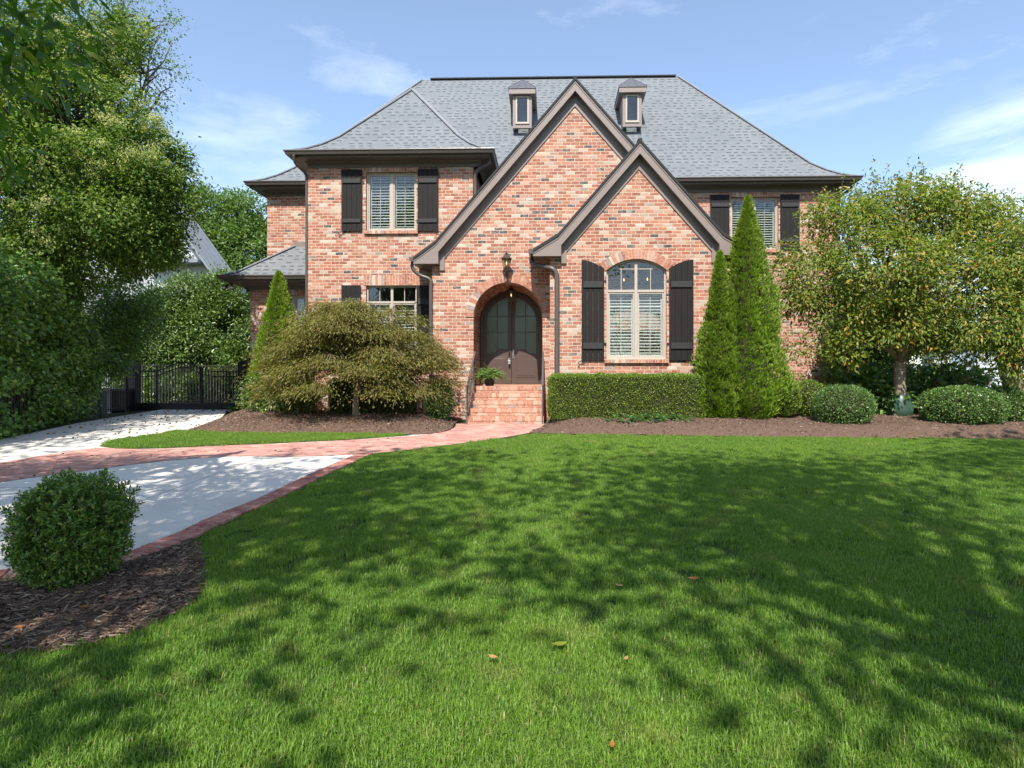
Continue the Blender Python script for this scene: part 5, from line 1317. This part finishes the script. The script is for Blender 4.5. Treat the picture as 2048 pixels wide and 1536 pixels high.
m.prism([(gx+.4,3.0),(31,3.0),(31,8.5),(gx+5.5,10.5),(gx+.4,6.6)], 24.6, 25.3); m.build('wall', M['white'], rh)
m = MB(); z3 = ZP(2030,493,24.4); m.prism([(gx+.1,z3),(gx+6,z3+6.9),(gx+6,z3+7.15),(gx+.1-.1,z3+.12)], 24.3, 25.4); m.prism([(gx+6.001,z3+7.15),(gx+12,z3),(gx+12,z3-.2),(gx+6.001,z3+6.9)], 24.3, 25.4)
m.add([(x0_-.3,23.6,2.95),(gx+.3,23.6,2.95),(gx+.3,24.7,3.6),(x0_-.3+.4,24.7,3.6)],[(0,1,2,3)]); m.build('roof', M['darkroof'], rh)
q0, q1 = P(1903,727,23.95), P(1952,699,23.95); m = MB(); m.prism([(q0.x-.08,q0.z-.08),(q1.x+.08,q0.z-.08),(q1.x+.08,q1.z+.08),(q0.x-.08,q1.z+.08)], 23.90, 23.965, holes=[[(q0.x,q0.z),(q1.x,q0.z),(q1.x,q1.z),(q0.x,q1.z)]])
for k in (.33,.66): xx_ = q0.x+(q1.x-q0.x)*k; m.box(xx_-.015,xx_+.015,23.915,23.95,q0.z,q1.z)
wf = m.build('window', M['white'], rh); m = MB(); m.box(q0.x,q1.x,23.935,23.942,q0.z,q1.z); m.build('pane', mat_plain('blue_pane', (.16,.24,.30), .15, .6), wf)
# watering bag round the cherry trunk
m = MB(); bz = cb[2]-.05
vs, fs2 = [], []; A = 20
for j, (r_, z_) in enumerate(((.20,0),(.255,.06),(.26,.18),(.235,.32),(.20,.44),(.165,.52),(.15,.53))):
    for i in range(A):
        a = 2*math.pi*i/A; rr = r_*(1+.10*noise.noise(Vector((math.cos(a)*2.5,math.sin(a)*2.5,z_*7)))+.04*math.sin(9*a+z_*20)); vs.append((cb[0]+rr*math.cos(a), 13.9+rr*math.sin(a), bz+z_))
for j in range(6):
    for i in range(A): a, b = j*A+i, j*A+(i+1)%A; fs2.append((a,b,b+A,a+A))
m.add(vs, fs2)
tag(m.build('watering_bag', mat_plain('green_plastic', (.035,.075,.05), .38, .5, .2, 8, bump=.4, bscale=14), loc=(cb[0],13.9,bz), smooth=True), 'dark green plastic watering bag wrapped round the cherry trunk', 'watering bag')

# ------------------------------------------------------------------ grass, mulch chips, fallen leaves
def mat_grass():
    s = N('grass_blade'); g = s.n('NewGeometry'); r = g.outputs['Random Per Island']
    c = s.ramp(r, [(0,(.085,.18,.022)),(.4,(.125,.25,.030)),(.75,(.18,.325,.044)),(.93,(.26,.39,.075)),(.97,(.40,.39,.15)),(1,(.48,.42,.23))])
    f = s.mapr(s.noise(g.outputs['Position'], .55, 4, .6), .35, .68, 0, 1); c = s.mix(s.math('MULTIPLY', f, .45), c, (.25,.37,.05))
    f2 = s.mapr(s.noise(g.outputs['Position'], .9, 3, .6), .56, .72, 0, .4); c = s.mix(f2, c, (.11,.235,.04))
    f3 = s.mapr(s.noise(g.outputs['Position'], 2.3, 5, .65), .56, .72, 0, .5); c = s.mix(f3, c, (.36,.36,.12))
    b = s.bsdf(c, .42, .35, link=False); t = s.n('BsdfTranslucent'); s.l(s.mix(1.0, c, (1.15,1.15,.5), 'MULTIPLY'), t.inputs['Color'])
    m = s.n('MixShader'); m.inputs[0].default_value = .38; s.l(b, m.inputs[1]); s.l(t.outputs[0], m.inputs[2]); s.l(m.outputs[0], s.out.inputs['Surface']); return s.m
M['grass'] = mat_grass()
def tuft(seed, n, rad, h0, h1, wd):
    rng = np.random.default_rng(seed); q = rng.random(n)**.5*rad; th = rng.uniform(0,2*math.pi,n)
    b = np.c_[q*np.cos(th), q*np.sin(th), np.full(n,-.004)]; a = rng.uniform(0,2*math.pi,n); h = rng.uniform(h0,h1,n); ln = np.abs(rng.normal(size=n))*.45+.08
    o = np.c_[np.cos(a),np.sin(a),np.zeros(n)]; w = np.c_[-np.sin(a),np.cos(a),np.zeros(n)]*wd*rng.uniform(.7,1.3,n)[:,None]
    m1 = b + o*(h*ln*.35)[:,None] + np.c_[np.zeros(n),np.zeros(n),h*.6]; tp = b + o*(h*ln*1.1)[:,None] + np.c_[np.zeros(n),np.zeros(n),h*(1-.25*ln)]
    v = np.stack([b-w*.5,b+w*.5,m1-w*.42,m1+w*.42,tp],1).reshape(-1,3); i = (np.arange(n)*5)[:,None]
    f = np.concatenate([i+np.array([[0,1,3]]), i+np.array([[0,3,2]]), i+np.array([[2,3,4]])],0)
    return v, f
tcol = bpy.data.collections.new('grass_tufts')
for k in range(7):
    v, f = tuft(200+k, 260, .125, .020, .044, .0033)
    me = bpy.data.meshes.new('grass_tuft'); me.from_pydata(v.tolist(), [], f.tolist()); me.materials.append(M['grass']); tcol.objects.link(bpy.data.objects.new('grass_tuft', me))
def scatter(name, poly, dens, label, seed, dz, inset=.07, xr=None):
    rng = np.random.default_rng(seed); a = np.array(poly); lo, hi = a.min(0), a.max(0)
    if xr: lo, hi = np.maximum(lo, xr[0]), np.minimum(hi, xr[1])
    n = int((hi-lo).prod()*dens); p = lo + rng.random((n,2))*(hi-lo); p = p[inside(p, poly)]
    fr_ = np.abs(p[:,0]+p[:,1]*.03) < p[:,1]*.95+1.6; p = p[fr_ & (p[:,1] > .9)]
    sd = np.concatenate([seg_dist(q, a, np.roll(a,-1,axis=0)) for q in np.array_split(p, max(1,len(p)//3000))]); p = p[sd > inset]
    me = bpy.data.meshes.new(name); me.from_pydata([(x, y, tz(y)+dz) for x, y in p], [], [])
    o = link_mesh(name, me, M['grass']); tag(o, None, None, kind='stuff')
    ng = bpy.data.node_groups.new('scatter_grass', 'GeometryNodeTree'); ng.interface.new_socket('Geometry', in_out='INPUT', socket_type='NodeSocketGeometry'); ng.interface.new_socket('Geometry', in_out='OUTPUT', socket_type='NodeSocketGeometry')
    nn = ng.nodes; gi, go = nn.new('NodeGroupInput'), nn.new('NodeGroupOutput'); ip = nn.new('GeometryNodeInstanceOnPoints'); ci = nn.new('GeometryNodeCollectionInfo')
    ci.inputs['Collection'].default_value = tcol; ci.inputs['Separate Children'].default_value = True; ci.inputs['Reset Children'].default_value = True
    ip.inputs['Pick Instance'].default_value = True
    rr = nn.new('FunctionNodeRandomValue'); rr.data_type = 'FLOAT_VECTOR'; rr.inputs[0].default_value = (-.10,-.10,0); rr.inputs[1].default_value = (.10,.10,6.283)
    rs = nn.new('FunctionNodeRandomValue'); rs.data_type = 'FLOAT'; rs.inputs[2].default_value = .75; rs.inputs[3].default_value = 1.3; rs.inputs['Seed'].default_value = 4
    L = ng.links.new; L(gi.outputs[0], ip.inputs['Points']); L(ci.outputs[0], ip.inputs['Instance']); L(rr.outputs[0], ip.inputs['Rotation']); L(rs.outputs[1], ip.inputs['Scale']); L(ip.outputs[0], go.inputs[0])
    md = o.modifiers.new('scatter', 'NODES'); md.node_group = ng; return len(p)
n1 = scatter('grass', lawn_poly, 95, None, 301, 0.0, xr=((-9,.9),(15,12.2)))
n2 = scatter('grass', strip, 110, None, 302, .013)
print('tufts', n1, n2)
def mat_chip():
    s = N('bark_chip'); r = s.n('NewGeometry').outputs['Random Per Island']
    s.bsdf(s.ramp(r, [(0,(.045,.029,.022)),(.45,(.11,.07,.052)),(.8,(.19,.128,.095)),(.95,(.29,.21,.155)),(1,(.40,.31,.23))]), .9, .2); return s.m
M['chip'] = mat_chip()
def chips(poly, n, seed, lo, hi, wd, near=False, name='mulch_chips'):
    rng = np.random.default_rng(seed); a = np.array(poly); mn, mx_ = a.min(0), a.max(0); p = mn+rng.random((n*3,2))*(mx_-mn); p = p[inside(p, poly)][:n]
    m = Leaves(); k = len(p); z = np.array([bed_z(x,y) for x, y in p])+rng.uniform(.002,.018,k); th = rng.uniform(0,2*math.pi,k) if not near else rng.normal(size=k)*.8+.35
    ax = unit(np.c_[np.cos(th),np.sin(th),rng.normal(size=k)*.28]); sd = unit(np.cross(ax, np.c_[rng.normal(size=k)*.35,rng.normal(size=k)*.35,np.ones(k)])); nr = np.cross(sd, ax)
    L = rng.uniform(lo,hi,k)[:,None]*.5; W = (wd*rng.uniform(.5,1.6,k))[:,None]*.5; T = W*.45; c = np.c_[p,z]
    v = np.stack([c-ax*L-sd*W*.6-nr*T, c+ax*L-sd*W*.5-nr*T, c+ax*L+sd*W*.5-nr*T, c-ax*L+sd*W*.6-nr*T, c-ax*L*.95-sd*W*.5+nr*T, c+ax*L*.95-sd*W*.4+nr*T, c+ax*L*.95+sd*W*.4+nr*T, c-ax*L*.95+sd*W*.5+nr*T],1).reshape(-1,3)
    q = np.array([[4,5,6],[4,6,7],[0,1,5],[0,5,4],[1,2,6],[1,6,5],[2,3,7],[2,7,6],[3,0,4],[3,4,7]]); i = (np.arange(k)*8)[:,None]
    f = np.concatenate([i+qq[None] for qq in q],0); m.raw(v, f); o = m.build(name, M['chip']); tag(o, None, None, kind='stuff')
chips(bed_front, 9000, 401, .025, .10, .009, True)
chips(bed_left, 9000, 402, .02, .06, .014)
chips(bed_right, 14000, 403, .02, .06, .014)
chips([(-10.3,11.8),(-11.9,18.2),(-9.0,18.2),(-8.6,15),(-7.2,12.2),(-7.5,10.2)], 260, 404, .03, .07, .03, name='leaf_litter')
chips(wl_top+wl_bot, 90, 405, .02, .05, .02, name='leaf_litter')
FL = [mat_leaf('dry_leaf_rust', [(0,(.36,.12,.035)),(1,(.42,.17,.05))], .6, .2, .3), mat_leaf('dry_leaf_tan', [(0,(.38,.22,.09)),(1,(.45,.27,.12))], .6, .2, .3), mat_leaf('fresh_fallen_leaf', [(0,(.26,.32,.03)),(1,(.28,.33,.04))], .5, .3, .3)]
def fallen(px, py, mi, Ls, ang, lab, grp, dz):
    x, y = G(px, py); z = (bed_z(x,y) if dz < 0 else tz(y))+abs(dz); L = Leaves(); a = R(ang); n = 6; t = np.linspace(-.5,.5,n+1)
    wv = np.cos(t*math.pi*.98)*.19*Ls; d_ = np.array([math.cos(a),math.sin(a),0]); s_ = np.array([-math.sin(a),math.cos(a),.25]); c0 = np.array([x,y,z])
    mid = c0+d_*Ls*t[:,None]+np.c_[np.zeros(n+1),np.zeros(n+1),(t**2)*Ls*.5]; up_ = np.array([0,0,.35])
    v = np.concatenate([mid+(s_+up_)*wv[:,None], mid, mid+(-s_+up_)*wv[:,None]]); f = []
    for r in (0, n+1):
        for i in range(n): f += [(r+i,r+i+1,r+i+n+2),(r+i,r+i+n+2,r+i+n+1)]
    L.raw(v, f); tag(L.build('fallen_leaf', FL[mi], loc=(x,y,z)), lab, 'leaf', grp)
g1 = 'dry leaves lying on the lawn'; g2 = 'dry leaves lying on the near mulch'
fallen(1387,1172,0,.085,10,'rust-red dry leaf on the lawn, the one farthest right', g1, .05)
fallen(1238,1186,1,.07,-40,'pinkish tan dry leaf on the lawn near the middle, left of the rust-red one', g1, .05)
fallen(1119,1308,2,.085,15,'fresh yellow-green fallen leaf lying on the lawn', g1, .05)
fallen(1252,1337,1,.05,60,'small tan dry leaf on the lawn, right of the yellow-green leaf', g1, .05)
fallen(986,1334,1,.06,-30,'tan dry leaf on the lawn, left of the yellow-green leaf', g1, .05)
fallen(1224,1516,0,.05,80,'small rust dry leaf at the very bottom of the lawn', g1, .05)
for px, py, mi, ang in ((98,1196,1,10),(104,1210,1,70),(168,1246,0,50),(140,1268,1,-25),(40,1280,0,5),(204,1226,1,80),(158,1218,1,15)):
    fallen(px,py,mi,.055,ang,'curled dry brown leaf lying on the near bark mulch', g2, -.02)

# ------------------------------------------------------------------ big trees across the street behind the viewpoint: they shade the lawn
LM['street'] = mat_leaf('street_tree_leaf', [(0,(.09,.17,.03)),(.5,(.13,.24,.045)),(1,(.19,.30,.07))], .5, .3, .5)
def shade(x, y, zc, r, rz, n, seed, lab):
    b = (x, y, 0.0); rng = np.random.default_rng(seed); bl_ = []
    for k in range(9):
        d_ = sph(rng,1)[0]*rng.uniform(.35,.8); bl_.append(((x+d_[0]*r, y+d_[1]*r, zc+d_[2]*rz), (r*.46, r*.46, rz*.42)))
    tree('shade_tree', lab, 'tree', b, [b,(x+.1,y,3),(x-.1,y,zc*.65),(x,y,zc)], [.35,.3,.22,.1], bl_, n, 15, .30, .20, .12, LM['street'], seed=seed, group='trees behind the viewpoint', nl=24, gap=.24, gs=.42, droop=.3, lr=.10, fork=.45)
SH = [(-11.8,5.2,9.8,3.3,2.7),(-9.0,-2.4,9.0,3.6,2.8),(-3.6,-2.4,9.4,3.8,3.0),(2.2,-1.8,9.3,3.9,2.9),(8.8,-1.0,9.4,4.1,3.1),(16.2,-.8,9.2,4.0,3.2),(-7.5,-8,12.0,4.0,3.0),(14.5,-8.5,12,4.0,3.0)]
LB = ['street tree beyond the fence shading the drive by the gate','broad oak over the street nearest the driveway side','tall oak behind the viewpoint shading the lawn edge','tall oak behind the viewpoint shading the middle lawn','wide oak shading the right lawn','far right oak shading the bed end','second-row oak farther up the street','second-row oak toward the right neighbour']
for k, (a, lb) in enumerate(zip(SH, LB)): shade(*a, 350, 500+k, lb)
for k, (x, y, r, lb) in enumerate(((-20,-26,5.5,'unseen tree added for window reflections, nearest the left drive'),(-9,-29,6,'unseen tree added for window reflections, left of the front door line'),(2,-27,5.5,'unseen tree added for window reflections, opposite the front door'),(13,-29,6,'unseen tree added for window reflections, opposite the arborvitae'),(24,-26,5.5,'unseen tree added for window reflections, opposite the cherry trees'))): shade(x, y, 5.2, r, 5.2, 420, 530+k, lb)  # unseen row, added so the windows reflect trees
# ------------------------------------------------------------------ light and sky
SUN_EL, SUN_AZ = R(50), R(4)
d = Vector((math.sin(SUN_AZ)*math.cos(SUN_EL), math.cos(SUN_AZ)*math.cos(SUN_EL), -math.sin(SUN_EL)))
sl = bpy.data.lights.new('sun', 'SUN'); sl.energy = 4.6; sl.angle = R(.5); sl.color = (1, .945, .87)
so = bpy.data.objects.new('sun', sl); COL.objects.link(so); so.rotation_euler = d.to_track_quat('-Z', 'Y').to_euler(); so.location = (-3, -40, 40)
w = bpy.data.worlds.new('World'); scene.world = w; w.use_nodes = True; nt = w.node_tree; nt.nodes.clear()
sky = nt.nodes.new('ShaderNodeTexSky'); sky.sky_type = 'NISHITA'; sky.sun_disc = False; sky.sun_elevation = SUN_EL; sky.sun_rotation = math.pi + SUN_AZ
sky.altitude = 100; sky.air_density = 1.0; sky.dust_density = .6; sky.ozone_density = 1.6
tc = nt.nodes.new('ShaderNodeTexCoord'); mp = nt.nodes.new('ShaderNodeMapping'); mp.inputs['Scale'].default_value = (1.2, 1.2, 4.2); mp.inputs['Location'].default_value = (1.7, 5.9, .8)
nz = nt.nodes.new('ShaderNodeTexNoise'); nz.inputs['Scale'].default_value = 1.9; nz.inputs['Detail'].default_value = 8; nz.inputs['Roughness'].default_value = .62; nz.inputs['Distortion'].default_value = .35
rg = nt.nodes.new('ShaderNodeMapRange'); rg.inputs[1].default_value = .56; rg.inputs[2].default_value = .82; rg.inputs[3].default_value = .05; rg.inputs[4].default_value = .42
mx = nt.nodes.new('ShaderNodeMix'); mx.data_type = 'RGBA'; mx.inputs[7].default_value = (6.3, 6.8, 7.6, 1)
bg = nt.nodes.new('ShaderNodeBackground'); bg.inputs[1].default_value = .15
out = nt.nodes.new('ShaderNodeOutputWorld')
nt.links.new(tc.outputs['Generated'], mp.inputs[0]); nt.links.new(mp.outputs[0], nz.inputs['Vector']); nt.links.new(nz.outputs['Fac'], rg.inputs[0])
cd = ray(2040, 390).normalized()
dp = nt.nodes.new('ShaderNodeVectorMath'); dp.operation = 'DOT_PRODUCT'; dp.inputs[1].default_value = cd; nt.links.new(tc.outputs['Generated'], dp.inputs[0])
r1 = nt.nodes.new('ShaderNodeMapRange'); r1.interpolation_type = 'SMOOTHSTEP'; r1.inputs[1].default_value = .986; r1.inputs[2].default_value = 1.0; nt.links.new(dp.outputs['Value'], r1.inputs[0])
r2 = nt.nodes.new('ShaderNodeMapRange'); r2.inputs[1].default_value = .36; r2.inputs[2].default_value = .66; nt.links.new(nz.outputs['Fac'], r2.inputs[0])
ml_ = nt.nodes.new('ShaderNodeMath'); ml_.operation = 'MULTIPLY'; nt.links.new(r1.outputs[0], ml_.inputs[0]); nt.links.new(r2.outputs[0], ml_.inputs[1])
mxx = nt.nodes.new('ShaderNodeMath'); mxx.operation = 'MAXIMUM'; nt.links.new(rg.outputs[0], mxx.inputs[0]); nt.links.new(ml_.outputs[0], mxx.inputs[1])
nt.links.new(mxx.outputs[0], mx.inputs[0]); nt.links.new(sky.outputs[0], mx.inputs[6]); nt.links.new(mx.outputs[2], bg.inputs[0]); nt.links.new(bg.outputs[0], out.inputs[0])
scene.view_settings.view_transform = 'Standard'; scene.view_settings.look = 'None'; scene.view_settings.exposure = 0.78; scene.view_settings.gamma = 1
scene.cycles.use_denoising = True
scene.cycles.max_bounces = 6; scene.cycles.transparent_max_bounces = 12; scene.cycles.diffuse_bounces = 3; scene.cycles.glossy_bounces = 3; scene.cycles.transmission_bounces = 4
scene.cycles.caustics_reflective = False; scene.cycles.caustics_refractive = False; scene.cycles.sample_clamp_indirect = 6
